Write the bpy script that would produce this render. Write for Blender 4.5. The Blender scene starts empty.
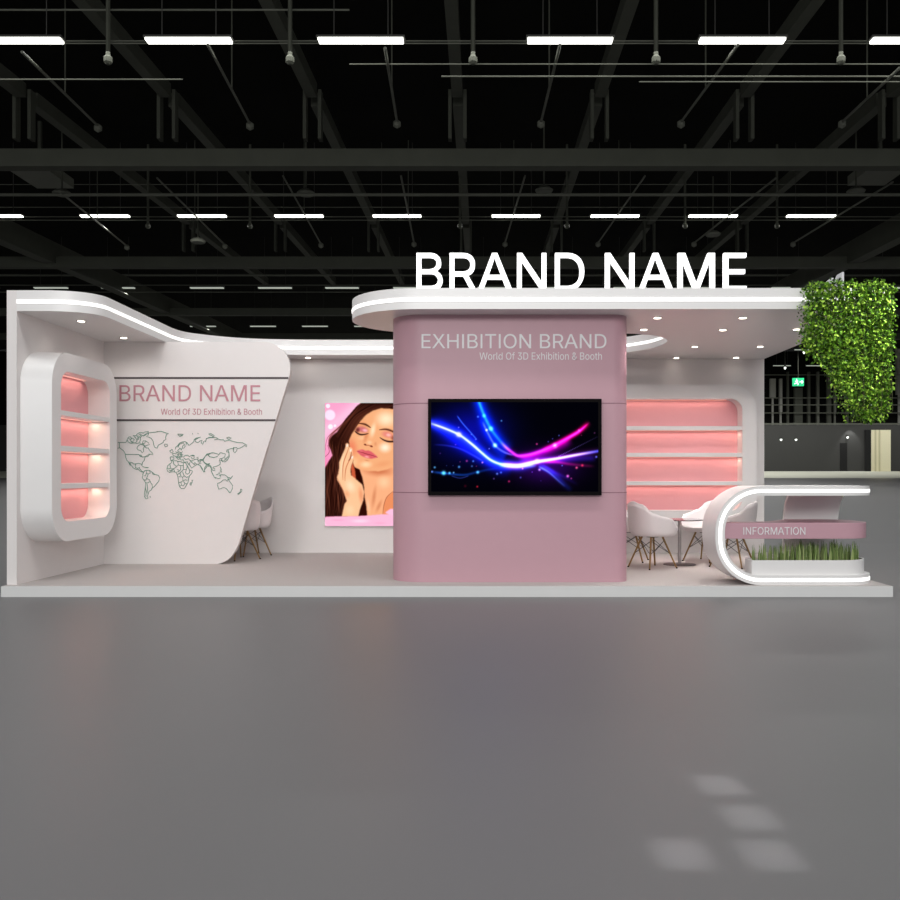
import bpy, math, random, json
import numpy as np
from mathutils import Vector, Matrix
from mathutils.geometry import tessellate_polygon
random.seed(7)
S = bpy.context.scene
C = S.collection
F = 900.0                 # focal length in pixels of a 900 px frame
VX, VY, EYE = 481.0, 475.0, 1.22

def at(px, py, r):        # a point of the photograph at depth 9*r metres
    return ((px-VX)*r/100.0, 9*r, EYE+(VY-py)*r/100.0)
def lin(c):
    return tuple((v/255/12.92 if v/255 <= .04045 else ((v/255+.055)/1.055)**2.4) for v in c)

# ---------------------------------------------------------------- materials
def mat(name, rgb, rough=.5, metal=0, spec=.5, noise=0, nscale=8, bump=0, emit=None, es=0, coat=0):
    m = bpy.data.materials.new(name); m.use_nodes = True
    nt = m.node_tree; b = nt.nodes['Principled BSDF']
    col = lin(rgb)+(1,)
    b.inputs['Base Color'].default_value = col
    b.inputs['Roughness'].default_value = rough
    b.inputs['Metallic'].default_value = metal
    b.inputs['Specular IOR Level'].default_value = spec
    b.inputs['Coat Weight'].default_value = coat
    if emit:
        b.inputs['Emission Color'].default_value = lin(emit)+(1,)
        b.inputs['Emission Strength'].default_value = es
    tc = nt.nodes.new('ShaderNodeTexCoord'); n = nt.nodes.new('ShaderNodeTexNoise')
    n.inputs['Scale'].default_value = nscale; n.inputs['Detail'].default_value = 4
    nt.links.new(tc.outputs['Object'], n.inputs['Vector'])
    if noise:
        mx = nt.nodes.new('ShaderNodeMix'); mx.data_type = 'RGBA'
        mx.inputs['A'].default_value = tuple(c*(1-noise) for c in col[:3])+(1,)
        mx.inputs['B'].default_value = tuple(min(1, c*(1+noise)) for c in col[:3])+(1,)
        nt.links.new(n.outputs['Fac'], mx.inputs['Factor']); nt.links.new(mx.outputs['Result'], b.inputs['Base Color'])
    if bump:
        bp = nt.nodes.new('ShaderNodeBump'); bp.inputs['Strength'].default_value = bump; bp.inputs['Distance'].default_value = .01
        nt.links.new(n.outputs['Fac'], bp.inputs['Height']); nt.links.new(bp.outputs['Normal'], b.inputs['Normal'])
    return m
WHITE = mat('white_paint', (228, 226, 225), .35, noise=.015)
WHITE2 = mat('white_wall_paint', (226, 221, 219), .6, noise=.015)
EDGE = mat('platform_edge', (214, 214, 213), .5, noise=.02)
CARPET = mat('grey_carpet', (182, 175, 172), .75, noise=.03, nscale=60, bump=.1)
PINK = mat('dusty_pink_laminate', (192, 150, 161), .45, noise=.02)
PINKP = mat('rose_panel', (230, 166, 172), .5, noise=.02)
TXTPINK = mat('rose_vinyl', (190, 132, 142), .5)
TXTGREY = mat('silver_letter', (226, 224, 226), .4)
SIGNWHITE = mat('lit_white_acrylic', (250, 250, 250), .3, emit=(255, 255, 255), es=.9)
SIGNSIDE = mat('letter_return', (205, 206, 208), .4)
LED = mat('led_strip', (255, 255, 255), .3, emit=(255, 253, 250), es=1.06)
LEDWARM = mat('warm_led', (240, 180, 165), .3, emit=(255, 180, 160), es=.9)
DOWN = mat('downlight_lens', (255, 250, 240), .3, emit=(255, 240, 225), es=6)
TRIM = mat('downlight_ring', (175, 170, 168), .3, metal=.3)
DARKLINE = mat('dark_groove', (78, 70, 72), .7)
SEAM = mat('column_seam', (140, 100, 112), .7)
BLACK = mat('black_plastic', (15, 12, 13), .6, spec=.04)
GREEN = mat('map_line_green', (104, 148, 128), .6)
SHELL = mat('white_moulded_plastic', (232, 226, 226), .3, noise=.01)
WOOD = mat('beech_leg', (144, 112, 62), .45, noise=.15, nscale=30)
WIRE = mat('dark_wire', (62, 58, 60), .35, metal=.7)
STEEL = mat('brushed_steel', (170, 164, 162), .4, metal=.7)
BASEM = mat('dark_table_base', (84, 78, 78), .5, metal=.3)
SOIL = mat('soil', (58, 48, 34), .9, noise=.4, nscale=40, bump=.5)
FLOORM = mat('hall_floor', (104, 103, 104), .42, spec=.3, noise=.03, nscale=.35)
APRON = mat('pale_concrete', (214, 214, 198), .8, noise=.06, nscale=.5)
ROOF = mat('black_roof', (22, 22, 20), .95, spec=.05, noise=.3, nscale=.5)
BEAM = mat('dark_steel_beam', (78, 80, 71), .7, spec=.2, noise=.15, nscale=1.5)
PIPE = mat('grey_pipe', (104, 106, 96), .6, spec=.2, noise=.15, nscale=1.5)
HWALL = mat('dark_hall_wall', (58, 58, 56), .8, noise=.12, nscale=.2)
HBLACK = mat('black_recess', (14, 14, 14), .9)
CREAM = mat('cream_door', (236, 230, 196), .6, noise=.04)
CREAM2 = mat('cream_door_rib', (200, 194, 160), .6)
TUBE = mat('hall_tube', (255, 255, 250), .3, emit=(255, 255, 245), es=4)
TUBEDIM = mat('hall_tube_far', (235, 240, 225), .3, emit=(240, 250, 235), es=.36)
FIXT = mat('fixture_body', (60, 60, 56), .6)
EXITG = mat('exit_green', (30, 170, 110), .5, emit=(40, 190, 125), es=.9)
EXITW = mat('exit_white', (230, 255, 240), .5, emit=(220, 255, 235), es=.9)

def leafmat(name, c1, c2, c3):
    m = mat(name, c2, .5, spec=.3); nt = m.node_tree; b = nt.nodes['Principled BSDF']
    a = nt.nodes.new('ShaderNodeAttribute'); a.attribute_name = 'tone'
    r = nt.nodes.new('ShaderNodeValToRGB'); r.color_ramp.elements[0].color = lin(c1)+(1,)
    r.color_ramp.elements[1].color = lin(c3)+(1,); e = r.color_ramp.elements.new(.5); e.color = lin(c2)+(1,)
    nt.links.new(a.outputs['Fac'], r.inputs['Fac']); nt.links.new(r.outputs['Color'], b.inputs['Base Color'])
    b.inputs['Subsurface Weight'].default_value = 0
    return m
IVY = leafmat('ivy_leaf', (26, 52, 8), (92, 142, 28), (186, 226, 84))
BLADE = leafmat('blade_leaf', (66, 92, 48), (128, 156, 84), (198, 208, 146))

def picmat(name, es):
    m = bpy.data.materials.new(name); m.use_nodes = True; nt = m.node_tree; b = nt.nodes['Principled BSDF']
    a = nt.nodes.new('ShaderNodeAttribute'); a.attribute_name = 'picture'
    b.inputs['Base Color'].default_value = (0, 0, 0, 1); b.inputs['Roughness'].default_value = .35
    b.inputs['Specular IOR Level'].default_value = 0
    nt.links.new(a.outputs['Color'], b.inputs['Emission Color']); b.inputs['Emission Strength'].default_value = es
    return m

# ---------------------------------------------------------------- mesh helpers
class M:
    def __init__(s): s.v = []; s.f = []; s.tone = None
    def add(s, v, f):
        n = len(s.v); s.v += [tuple(p) for p in v]; s.f += [tuple(i+n for i in q) for q in f]; return s
    def box(s, x0, x1, y0, y1, z0, z1):
        v = [(x, y, z) for z in (z0, z1) for y in (y0, y1) for x in (x0, x1)]
        return s.add(v, [(0, 2, 3, 1), (4, 5, 7, 6), (0, 1, 5, 4), (2, 6, 7, 3), (0, 4, 6, 2), (1, 3, 7, 5)])
    def prism(s, poly, a, b, axis='z', holes=()):
        def p3(p, t):
            return {'z': (p[0], p[1], t), 'y': (p[0], t, p[1]), 'x': (t, p[0], p[1])}[axis]
        loops = [list(poly)]+[list(h) for h in holes]
        flat = [p for l in loops for p in l]; n = len(flat)
        tris = tessellate_polygon([[Vector((p[0], p[1], 0)) for p in l] for l in loops])
        v = [p3(p, a) for p in flat]+[p3(p, b) for p in flat]; f = []
        for t in tris: f.append(tuple(t)); f.append(tuple(i+n for i in reversed(t)))
        o = 0
        for l in loops:
            k = len(l)
            for i in range(k):
                j = (i+1) % k; f.append((o+i, o+j, o+j+n, o+i+n))
            o += k
        return s.add(v, f)
    def tube(s, path, r, n=8, r2=None, closed=False, cap=True):
        P = [Vector(p) for p in path]; k = len(P); rings = []
        for i in range(k):
            if closed: d = P[(i+1) % k]-P[i-1]
            else: d = P[min(i+1, k-1)]-P[max(i-1, 0)]
            if d.length < 1e-9: d = Vector((0, 0, 1))
            d.normalize(); u = d.cross(Vector((0, 0, 1)))
            if u.length < 1e-3: u = d.cross(Vector((0, 1, 0)))
            u.normalize(); w = d.cross(u)
            rr = r if r2 is None else r+(r2-r)*i/(k-1)
            rings.append([P[i]+u*rr*math.cos(6.2832*j/n)+w*rr*math.sin(6.2832*j/n) for j in range(n)])
        v = [p for R in rings for p in R]; f = []
        for i in range(k if closed else k-1):
            a = i*n; b = ((i+1) % k)*n
            for j in range(n): f.append((a+j, a+(j+1) % n, b+(j+1) % n, b+j))
        if not closed and cap: f.append(tuple(range(n-1, -1, -1))); f.append(tuple((k-1)*n+j for j in range(n)))
        return s.add(v, f)
    def lathe(s, prof, c=(0, 0, 0), n=32):
        v = [(c[0]+r*math.cos(6.2832*j/n), c[1]+r*math.sin(6.2832*j/n), c[2]+z) for r, z in prof for j in range(n)]
        f = []
        for i in range(len(prof)-1):
            for j in range(n): f.append((i*n+j, i*n+(j+1) % n, (i+1)*n+(j+1) % n, (i+1)*n+j))
        f.append(tuple(range(n-1, -1, -1))); f.append(tuple((len(prof)-1)*n+j for j in range(n)))
        return s.add(v, f)
    def ribbon(s, path, z0, z1, t, closed=False):
        # a band standing on the path, t thick to the right-hand side of travel
        P = [Vector((p[0], p[1])) for p in path]; k = len(P); Q = []
        for i in range(k):
            d = (P[min(i+1, k-1)]-P[max(i-1, 0)]).normalized(); nrm = Vector((d.y, -d.x)); Q.append(P[i]+nrm*t)
        P = [P[i]-(Q[i]-P[i])*.2 for i in range(k)]
        v = []
        for i in range(k): v += [(P[i].x, P[i].y, z0), (Q[i].x, Q[i].y, z0), (Q[i].x, Q[i].y, z1), (P[i].x, P[i].y, z1)]
        f = [(0, 1, 2, 3), tuple((k-1)*4+j for j in (3, 2, 1, 0))]
        for i in range(k-1):
            for j in range(4): a, b = i*4+j, i*4+(j+1) % 4; f.append((a, a+4, b+4, b))
        return s.add(v, f)

def obj(name, m, material, parent=None, org=(0, 0, 0), smooth=None, bevel=0, fix=True):
    me = bpy.data.meshes.new(name)
    me.from_pydata([(v[0]-org[0], v[1]-org[1], v[2]-org[2]) for v in m.v], [], m.f)
    if fix:
        import bmesh
        b = bmesh.new(); b.from_mesh(me); bmesh.ops.recalc_face_normals(b, faces=b.faces); b.to_mesh(me); b.free()
    for mm in (material if isinstance(material, (list, tuple)) else [material]): me.materials.append(mm)
    if smooth:
        me.polygons.foreach_set('use_smooth', [True]*len(me.polygons)); me.set_sharp_from_angle(angle=math.radians(smooth))
    if m.tone:
        a = me.attributes.new('tone', 'FLOAT', 'POINT'); a.data.foreach_set('value', m.tone)
    o = bpy.data.objects.new(name, me); C.objects.link(o)
    if parent: o.parent = parent
    else: o.location = org
    if bevel:
        bv = o.modifiers.new('bevel', 'BEVEL'); bv.width = bevel; bv.segments = 2; bv.limit_method = 'ANGLE'
    return o
def tag(o, label=None, cat=None, group=None, kind=None):
    if label: o['label'] = label
    if cat: o['category'] = cat
    if group: o['group'] = group
    if kind: o['kind'] = kind
    return o
def thing(name, loc, label, cat, group=None, rz=0):
    o = bpy.data.objects.new(name, None); C.objects.link(o); o.location = loc; o.rotation_euler.z = rz
    o.empty_display_size = .2
    return tag(o, label, cat, group)
def dup(o, parent=None):
    c = o.copy(); C.objects.link(c)
    if parent: c.parent = parent
    for ch in list(o.children): dup(ch, c)
    return c

def arc(cx, cy, r, a0, a1, n=10):
    return [(cx+r*math.cos(math.radians(a0+(a1-a0)*i/n)), cy+r*math.sin(math.radians(a0+(a1-a0)*i/n))) for i in range(n+1)]
def rrect(x0, x1, z0, z1, r, n=10):
    return arc(x1-r, z1-r, r, 0, 90, n)+arc(x0+r, z1-r, r, 90, 180, n)+arc(x0+r, z0+r, r, 180, 270, n)+arc(x1-r, z0+r, r, 270, 360, n)
def spline(pts, k=6):
    out = []
    P = [pts[0]]+list(pts)+[pts[-1]]
    for i in range(1, len(P)-2):
        p0, p1, p2, p3 = P[i-1], P[i], P[i+1], P[i+2]
        for j in range(k):
            t = j/k
            out.append(tuple(.5*((2*p1[a])+(-p0[a]+p2[a])*t+(2*p0[a]-5*p1[a]+4*p2[a]-p3[a])*t*t+(-p0[a]+3*p1[a]-3*p2[a]+p3[a])*t**3) for a in range(len(p1))))
    out.append(tuple(pts[-1])); return out

# ---------------------------------------------------------------- lettering
GLY = json.loads(r'''{" ":[0.188,[]],"&":[0.448,[[197,-7,173,-6,150,-2,129,4,110,12,93,22,78,34,65,47,54,62,45,78,39,96,35,114,34,133,35,149,37,163,42,177,47,189,85,235,140,279,216,335,237,352,255,375,262,405,261,417,258,427,253,437,245,445,237,452,226,457,215,460,201,461,168,453,145,431,137,399,145,363,169,327,204,284,438,0,364,0,171,231,121,293,87,344,82,357,78,370,76,384,75,398,76,415,79,430,84,445,91,458,99,470,109,481,121,491,134,499,149,505,165,510,182,513,200,513,218,513,235,510,251,505,266,499,279,491,290,482,300,471,308,459,315,447,320,433,323,419,324,404,315,362,291,325,256,293,154,217,110,174,104,164,100,154,98,143,97,131,98,119,100,108,104,97,109,87,116,78,124,70,133,63,143,57,154,53,166,49,179,47,193,46,208,47,223,50,237,54,251,59,301,95,312,108,321,121,329,136,336,151,342,168,346,186,348,205,349,224,408,224,407,201,405,180,401,161,397,144,371,92,345,62,333,47,320,34,305,23,289,14,271,7,252,1,234,-3,215,-6]]],"3":[0.453,[[218,-7,195,-6,173,-3,152,2,133,10,114,19,98,30,83,43,70,57,60,74,52,91,46,111,44,132,109,132,111,119,115,107,120,97,126,87,134,78,144,71,154,64,165,59,219,50,275,61,287,67,297,74,307,83,315,93,321,104,325,116,328,130,329,145,328,158,326,172,322,184,316,196,308,207,299,217,288,226,275,234,260,240,242,244,223,247,201,248,157,248,157,299,288,448,288,452,70,452,70,509,372,509,372,461,211,278,211,289,239,290,264,288,287,284,308,276,327,265,344,253,359,239,371,222,381,205,387,186,392,166,393,145,392,123,387,103,380,84,370,66,358,50,344,36,327,23,309,12,288,4,266,-2,243,-6]]],"A":[0.48,[[16,0,201,509,276,509,463,0,395,0,287,302,264,372,232,478,245,478,213,371,191,302,85,0],[110,142,110,199,370,199,370,142]]],"B":[0.456,[[60,0,60,509,241,509,266,508,289,504,310,499,329,491,345,481,359,469,371,456,381,442,388,426,394,410,397,392,398,374,397,358,395,344,392,331,387,320,356,286,315,267,315,262,327,261,339,257,351,252,363,245,374,237,385,227,394,216,402,203,409,189,414,173,417,155,418,136,417,117,413,100,408,83,400,67,390,52,377,39,362,28,344,18,324,10,301,4,275,1,247,0],[125,57,245,57,272,58,296,63,315,70,330,80,341,92,349,105,354,120,355,137,355,149,352,161,348,173,342,184,335,194,327,203,317,211,306,218,293,224,279,228,264,230,248,231,125,231],[125,285,238,285,288,296,299,302,308,309,316,317,323,326,329,337,333,348,335,359,336,372,334,388,330,403,323,417,313,429,299,439,283,446,263,450,240,452,125,452]]],"D":[0.502,[[219,0,96,0,96,57,215,57,244,58,272,63,296,70,318,81,337,94,354,110,368,128,379,149,388,172,394,198,398,226,399,255,398,285,394,312,388,337,379,361,368,381,354,399,338,415,320,428,299,438,275,446,249,450,221,452,93,452,93,509,225,509,261,507,294,501,325,492,353,478,377,461,399,441,418,418,433,391,446,361,455,329,460,293,462,255,460,217,455,181,446,149,433,119,417,92,398,68,376,48,351,31,322,17,291,8,256,2],[125,509,125,0,60,0,60,509]]],"E":[0.419,[[60,0,60,509,372,509,372,452,125,452,125,286,355,286,355,229,125,229,125,57,375,57,375,0]]],"F":[0.41,[[60,0,60,509,369,509,369,452,125,452,125,278,346,278,346,221,125,221,125,0]]],"H":[0.517,[[60,0,60,509,125,509,125,289,392,289,392,509,457,509,457,0,392,0,392,232,125,232,125,0]]],"I":[0.3,[[31,0,31,57,118,57,118,452,31,452,31,509,269,509,269,452,183,452,183,57,269,57,269,0]]],"M":[0.628,[[60,0,60,509,152,509,277,187,287,159,299,123,311,84,322,49,307,49,318,83,330,121,342,158,352,187,476,509,568,509,568,0,504,0,504,291,504,327,505,369,506,413,507,457,513,457,498,409,482,363,467,322,456,291,342,0,286,0,170,291,159,321,145,361,129,408,112,457,119,457,120,416,121,372,122,328,122,291,122,0]]],"N":[0.523,[[60,0,60,509,136,509,343,183,363,151,388,107,414,55,405,54,401,108,399,157,399,195,399,509,463,509,463,0,387,0,202,290,177,331,148,381,108,452,119,454,122,384,124,328,125,291,125,0]]],"O":[0.533,[[267,-7,235,-5,205,1,177,11,150,25,126,42,105,63,86,88,70,115,57,146,48,179,42,215,40,254,42,293,48,329,57,362,70,393,86,421,105,445,126,466,150,484,177,498,205,508,235,514,267,516,299,514,329,508,357,498,384,484,408,466,429,445,448,421,464,393,477,362,486,329,491,293,493,254,491,215,486,179,477,146,464,115,448,88,429,63,408,42,384,25,357,11,329,1,299,-5],[267,53,289,54,310,59,330,66,349,76,367,89,383,105,396,123,408,144,418,168,425,194,429,223,430,254,429,286,425,314,418,341,408,365,396,386,383,404,367,420,349,433,330,443,310,450,289,454,267,456,245,454,223,450,203,443,184,433,167,420,151,404,137,385,125,364,116,340,109,314,105,285,103,254,105,223,109,194,116,168,125,144,137,123,151,105,167,89,184,76,203,66,223,59,245,54]]],"R":[0.449,[[60,0,60,509,236,509,264,507,290,504,313,497,333,489,351,478,367,465,380,450,390,433,399,415,405,395,408,374,409,352,408,330,405,309,399,290,390,271,380,255,367,240,351,228,333,217,312,209,289,203,264,199,236,198,96,198,96,255,234,255,252,256,269,258,284,262,298,267,309,273,319,281,327,290,334,300,339,312,342,324,344,338,345,352,344,367,342,380,339,393,334,405,327,415,319,425,309,433,298,440,284,445,269,449,252,451,233,452,125,452,125,0],[353,0,230,229,303,229,428,0]]],"T":[0.449,[[32,452,32,509,417,509,417,452,257,452,257,0,193,0,193,452]]],"W":[0.686,[[155,0,16,509,82,509,163,196,175,145,187,94,197,40,189,40,200,94,211,145,224,196,306,509,380,509,462,196,474,145,486,94,497,40,488,40,499,94,510,145,523,196,603,509,670,509,530,0,455,0,368,323,351,391,336,475,350,475,335,395,318,323,230,0]]],"X":[0.474,[[18,0,217,284,217,236,29,509,104,509,178,400,204,361,223,329,243,292,232,292,252,329,272,361,298,400,374,509,446,509,259,239,259,287,456,0,382,0,292,129,268,165,250,195,230,231,244,231,225,196,206,166,182,129,91,0]]],"b":[0.424,[[229,-8,213,-7,198,-5,184,-1,172,4,138,31,118,59,112,59,112,0,53,0,53,509,114,509,114,319,118,319,137,346,171,373,183,378,197,381,212,384,229,384,252,383,274,378,294,371,313,361,330,347,345,332,359,313,370,293,379,270,385,245,389,218,390,189,389,160,385,133,379,108,370,84,359,64,346,45,330,29,313,16,294,5,274,-2,252,-7],[220,47,237,48,253,51,267,57,279,66,291,76,301,88,309,101,316,117,321,133,325,151,327,170,328,189,327,209,325,227,321,245,316,261,309,276,301,290,291,301,280,311,267,319,253,325,237,329,220,330,203,329,188,325,174,320,161,312,150,302,140,291,132,278,125,263,120,247,116,229,113,210,113,189,113,169,116,150,120,132,125,115,132,100,140,86,150,75,162,65,174,57,188,51,204,48]]],"d":[0.424,[[195,-8,172,-7,151,-2,130,5,111,16,94,29,79,45,66,64,55,84,46,108,39,133,35,160,34,189,35,218,39,245,46,270,55,293,66,313,79,332,95,347,112,361,131,371,151,378,173,383,196,384,213,384,228,381,241,378,253,373,287,346,306,319,311,319,311,509,372,509,372,0,313,0,313,59,307,59,287,31,252,4,241,-1,227,-5,212,-7],[205,47,221,48,236,51,250,57,263,65,274,75,284,86,293,100,299,115,305,132,309,150,311,169,312,189,311,210,309,229,305,247,300,263,293,278,284,291,275,302,263,312,251,320,237,325,221,329,205,330,187,329,172,325,157,319,145,311,133,301,124,290,115,276,108,261,103,245,99,227,97,209,96,189,97,170,99,151,103,133,109,117,115,101,124,88,134,76,145,66,158,57,172,51,188,48]]],"f":[0.254,[[228,379,228,327,6,327,6,379],[81,0,81,432,82,447,84,461,89,474,96,486,104,496,113,505,124,513,135,519,187,530,222,527,243,521,227,468,215,472,195,474,182,473,171,470,162,466,154,460,149,452,145,443,142,431,142,419,142,0]]],"h":[0.41,[[114,227,114,0,53,0,53,509,114,509,114,287,102,287,112,312,124,332,137,349,152,362,169,372,187,379,207,383,227,384,246,383,264,380,280,376,295,369,309,360,321,349,332,336,341,321,348,304,353,285,356,264,357,240,357,0,296,0,296,235,295,256,290,275,283,291,273,304,260,315,246,323,229,328,210,329,197,328,184,326,172,322,161,317,150,311,141,303,133,293,126,283,121,271,117,257,114,243]]],"i":[0.167,[[53,0,53,379,114,379,114,0],[84,443,75,444,67,446,60,449,54,455,48,461,44,468,42,475,41,483,42,491,44,499,48,506,54,512,60,517,67,521,75,523,84,524,92,523,100,521,107,517,114,512,119,506,123,499,126,491,126,483,126,475,123,468,119,461,114,455,107,449,100,446,92,444]]],"l":[0.189,[[139,-2,119,-1,101,3,86,10,74,20,65,33,58,47,54,65,53,84,53,509,114,509,114,99,120,62,124,58,130,54,137,53,146,52,160,53,170,54,181,3,162,-1]]],"n":[0.41,[[114,227,114,0,53,0,53,379,112,379,112,287,102,287,112,312,124,332,137,349,152,362,169,372,187,379,207,383,227,384,246,383,264,380,280,376,295,369,309,360,321,349,332,336,341,321,348,304,353,285,356,264,357,240,357,0,296,0,296,235,295,256,290,275,283,291,273,304,260,315,246,323,229,328,210,329,197,328,184,326,172,322,161,317,150,311,141,303,133,293,126,283,121,271,117,257,114,243]]],"o":[0.415,[[207,-8,182,-7,159,-2,137,6,117,16,98,30,82,46,68,64,56,85,46,108,40,133,36,159,34,187,36,216,40,243,46,268,56,291,68,312,82,330,98,346,117,360,137,371,159,378,182,383,207,384,233,383,256,378,278,371,299,360,317,346,333,330,347,312,359,291,369,268,376,243,380,216,381,187,380,159,376,133,369,108,359,85,347,64,333,46,317,30,299,16,278,6,256,-2,233,-7],[207,46,226,48,242,51,257,57,270,66,282,76,292,89,300,102,307,117,312,134,316,151,318,169,319,187,318,206,316,224,312,242,307,258,300,274,292,287,282,300,270,310,257,319,242,325,226,329,207,330,189,329,173,325,158,319,145,310,134,300,124,287,115,274,108,258,103,242,99,224,97,206,96,187,97,169,99,151,103,134,108,117,115,102,124,89,134,76,145,66,158,57,173,51,189,48]]],"r":[0.259,[[53,0,53,379,112,379,112,321,115,321,122,335,130,347,140,358,152,367,166,375,181,380,196,384,213,385,229,384,243,384,243,322,230,324,207,326,194,325,182,323,170,319,159,315,149,309,140,301,132,293,126,284,121,273,117,262,114,250,114,237,114,0]]],"t":[0.227,[[204,379,204,327,6,327,6,379],[65,471,126,471,126,98,127,86,128,76,132,68,136,61,142,56,150,53,159,51,170,50,185,51,202,54,213,2,192,-3,168,-4,145,-3,125,2,107,10,92,21,80,35,72,52,67,71,65,93]]],"x":[0.379,[[21,0,171,218,171,171,29,379,100,379,147,306,179,253,207,206,175,206,202,253,233,306,282,379,352,379,209,169,209,214,358,0,287,0,231,85,200,136,173,182,205,182,178,136,148,85,91,0]]]}''')
GLY['I'] = [.185, [[60, 0, 60, 509, 125, 509, 125, 0]]]
CAP = .509
GLY['A'][1] = [[0, 0, 195, 509, 267, 509, 475, 0, 399, 0, 340, 154, 127, 154, 71, 0], [147, 209, 319, 209, 266, 350, 230, 455, 205, 370]]
GLY['M'][1] = [[60, 0, 60, 509, 158, 509, 314, 90, 470, 509, 568, 509, 568, 0, 504, 0, 504, 410, 348, 0, 280, 0, 124, 410, 124, 0]]
GLY['N'][1] = [[60, 0, 60, 509, 129, 509, 399, 109, 399, 509, 463, 509, 463, 0, 394, 0, 124, 400, 124, 0]]
GLY['W'][1] = [[145, 0, 10, 509, 79, 509, 180, 90, 300, 509, 386, 509, 506, 90, 607, 509, 676, 509, 541, 0, 470, 0, 343, 430, 216, 0]]
GLY['X'][1] = [[8, 0, 200, 265, 31, 509, 109, 509, 237, 318, 365, 509, 441, 509, 276, 267, 466, 0, 388, 0, 237, 214, 83, 0]]
GLY['x'][1] = [[10, 0, 153, 195, 22, 379, 96, 379, 189, 245, 283, 379, 354, 379, 226, 198, 368, 0, 294, 0, 189, 146, 83, 0]]
_r = GLY['R'][1][0]; _i = [k for k in range(0, len(_r), 2) if _r[k] == 96][0]
GLY['R'][1] = [_r[:_i]+[125, 198, 125, 0], [125, 255]+_r[_i+4:-2], [353, 0, 246, 198, 264, 199, 289, 203, 312, 209, 428, 0]]
def inside(p, poly):
    c = False; n = len(poly)
    for i in range(n):
        a, b = poly[i], poly[i-1]
        if (a[1] > p[1]) != (b[1] > p[1]) and p[0] < (b[0]-a[0])*(p[1]-a[1])/(b[1]-a[1])+a[0]: c = not c
    return c
def text_polys(txt):
    x = 0; out = []
    for ch in txt:
        adv, sp = GLY[ch]
        loops = [[(x+l[i]/1000, l[i+1]/1000) for i in range(0, len(l), 2)] for l in sp]
        outer = [l for l in loops if not any(inside(l[0], m) for m in loops if m is not l)]
        out.append([(o, [h for h in loops if h is not o and inside(h[0], o)]) for o in outer]); x += adv
    return out
def lettering(txt, x0, x1, zb, zt, place):
    """one mesh per character; place(u, v, t) -> 3D point; t is 0 at the back and 1 at the front"""
    polys = text_polys(txt)
    allx = [p[0] for L in polys for o, _ in L for p in o]; a, b = min(allx), max(allx)
    res = []
    for L in polys:
        if not L: continue
        m = M()
        for k_, (o, hs) in enumerate(L):
            f = lambda p: (x0+(p[0]-a)/(b-a)*(x1-x0), zb+p[1]/CAP*(zt-zb))
            k = M().prism([f(p) for p in o], 0, 1, 'y', [[f(p) for p in h] for h in hs])
            m.add([place(v[0], v[2], v[1]*(1+.04*k_)) for v in k.v], k.f)
        res.append(m)
    return res
def merge(ms):
    r = M()
    for m in ms: r.add(m.v, m.f)
    return r
# ================================================================ THE BOOTH
ZS, ZT, Z0 = 2.88, 3.09, .11       # soffit, canopy top, stage top
XL, XR = -4.70, 4.05
YB = 12.87                         # back wall face

# stage
t = thing('exhibition_platform', (-.34, 9, 0), 'low white-edged platform with a grey carpet that carries the whole booth', 'platform')
obj('edge_frame', M().box(-4.80, 4.12, 9.0, 12.97, 0, Z0-.004), EDGE, t, (-.34, 9, 0))
obj('carpet', M().box(-4.79, 4.11, 9.012, 12.96, Z0-.004, Z0), CARPET, t, (-.34, 9, 0))

tag(obj('side_wall', M().box(-4.80, XL, 9.11, 12.97, Z0, ZT), WHITE2, None, (-4.75, 9.11, Z0)),
    'tall white side wall closing the left end of the booth', 'wall')
tag(obj('rear_wall', M().box(XL, XR, YB, 12.97, Z0, ZS), WHITE2, None, (0, YB, Z0)),
    'long white rear wall of the booth behind poster and chairs', 'wall')

# map wall
r = 1.247; YM = 9*r
def mp(px, py): p = at(px, py, r); return (p[0], p[2])
edge = [(266.5, 341.9), (273, 343.6), (280, 347.8), (285, 353), (288.3, 359), (290.2, 366.7), (290, 372), (288.9, 377.8), (282.6, 398),
        (276, 420), (265, 455), (255, 488), (245.6, 520), (241, 536), (237.5, 546.5), (231.5, 556), (225, 561.5), (216.5, 564.2)]
poly = [(XL, Z0), (XL, ZS)]+[(p[0], min(p[1], ZS)) for p in spline([mp(*e) for e in edge], 3)]
poly[-1] = (poly[-1][0], Z0)
t = thing('map_wall', (-3.5, YM, Z0), 'white free-edged partition with slanted rounded right end carrying lettering and the map', 'wall')
obj('panel', M().prism(poly, YM, YM+.09, 'y'), WHITE2, t, (-3.5, YM, Z0), smooth=30)
for py, xr in ((378, 288.4), (420.2, 275.6)):
    a = mp(100, py); b = mp(xr, py)
    obj('groove', M().box(XL, b[0], YM-.004, YM, a[1]-.012, a[1]+.012), DARKLINE, t, (-3.5, YM, Z0))

def flat_text(txt, px0, px1, pyb, pyt, r, y, th, material, name, label, cat='lettering'):
    a = at(px0, pyb, r); b = at(px1, pyt, r)
    og = ((a[0]+b[0])/2, y, a[2]); t = thing(name, og, label, cat)
    ms = lettering(txt, a[0], b[0], a[2], b[2], lambda u, v, q: (u, y-th*q, v)); k = 0
    for w_ in txt.split(' '):
        obj('word', merge(ms[k:k+len(w_)]), material, t, og); k += len(w_)
    return t
flat_text('BRAND NAME', 119.5, 260.3, 401.3, 385.2, r, YM, .005, TXTPINK, 'wall_lettering', 'rose capitals reading BRAND NAME on the white map wall')
flat_text('World Of 3D Exhibition & Booth', 161, 262, 414.7, 408.7, r, YM, .004, TXTPINK, 'wall_lettering', 'small rose line of words under BRAND NAME on the map wall')

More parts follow.
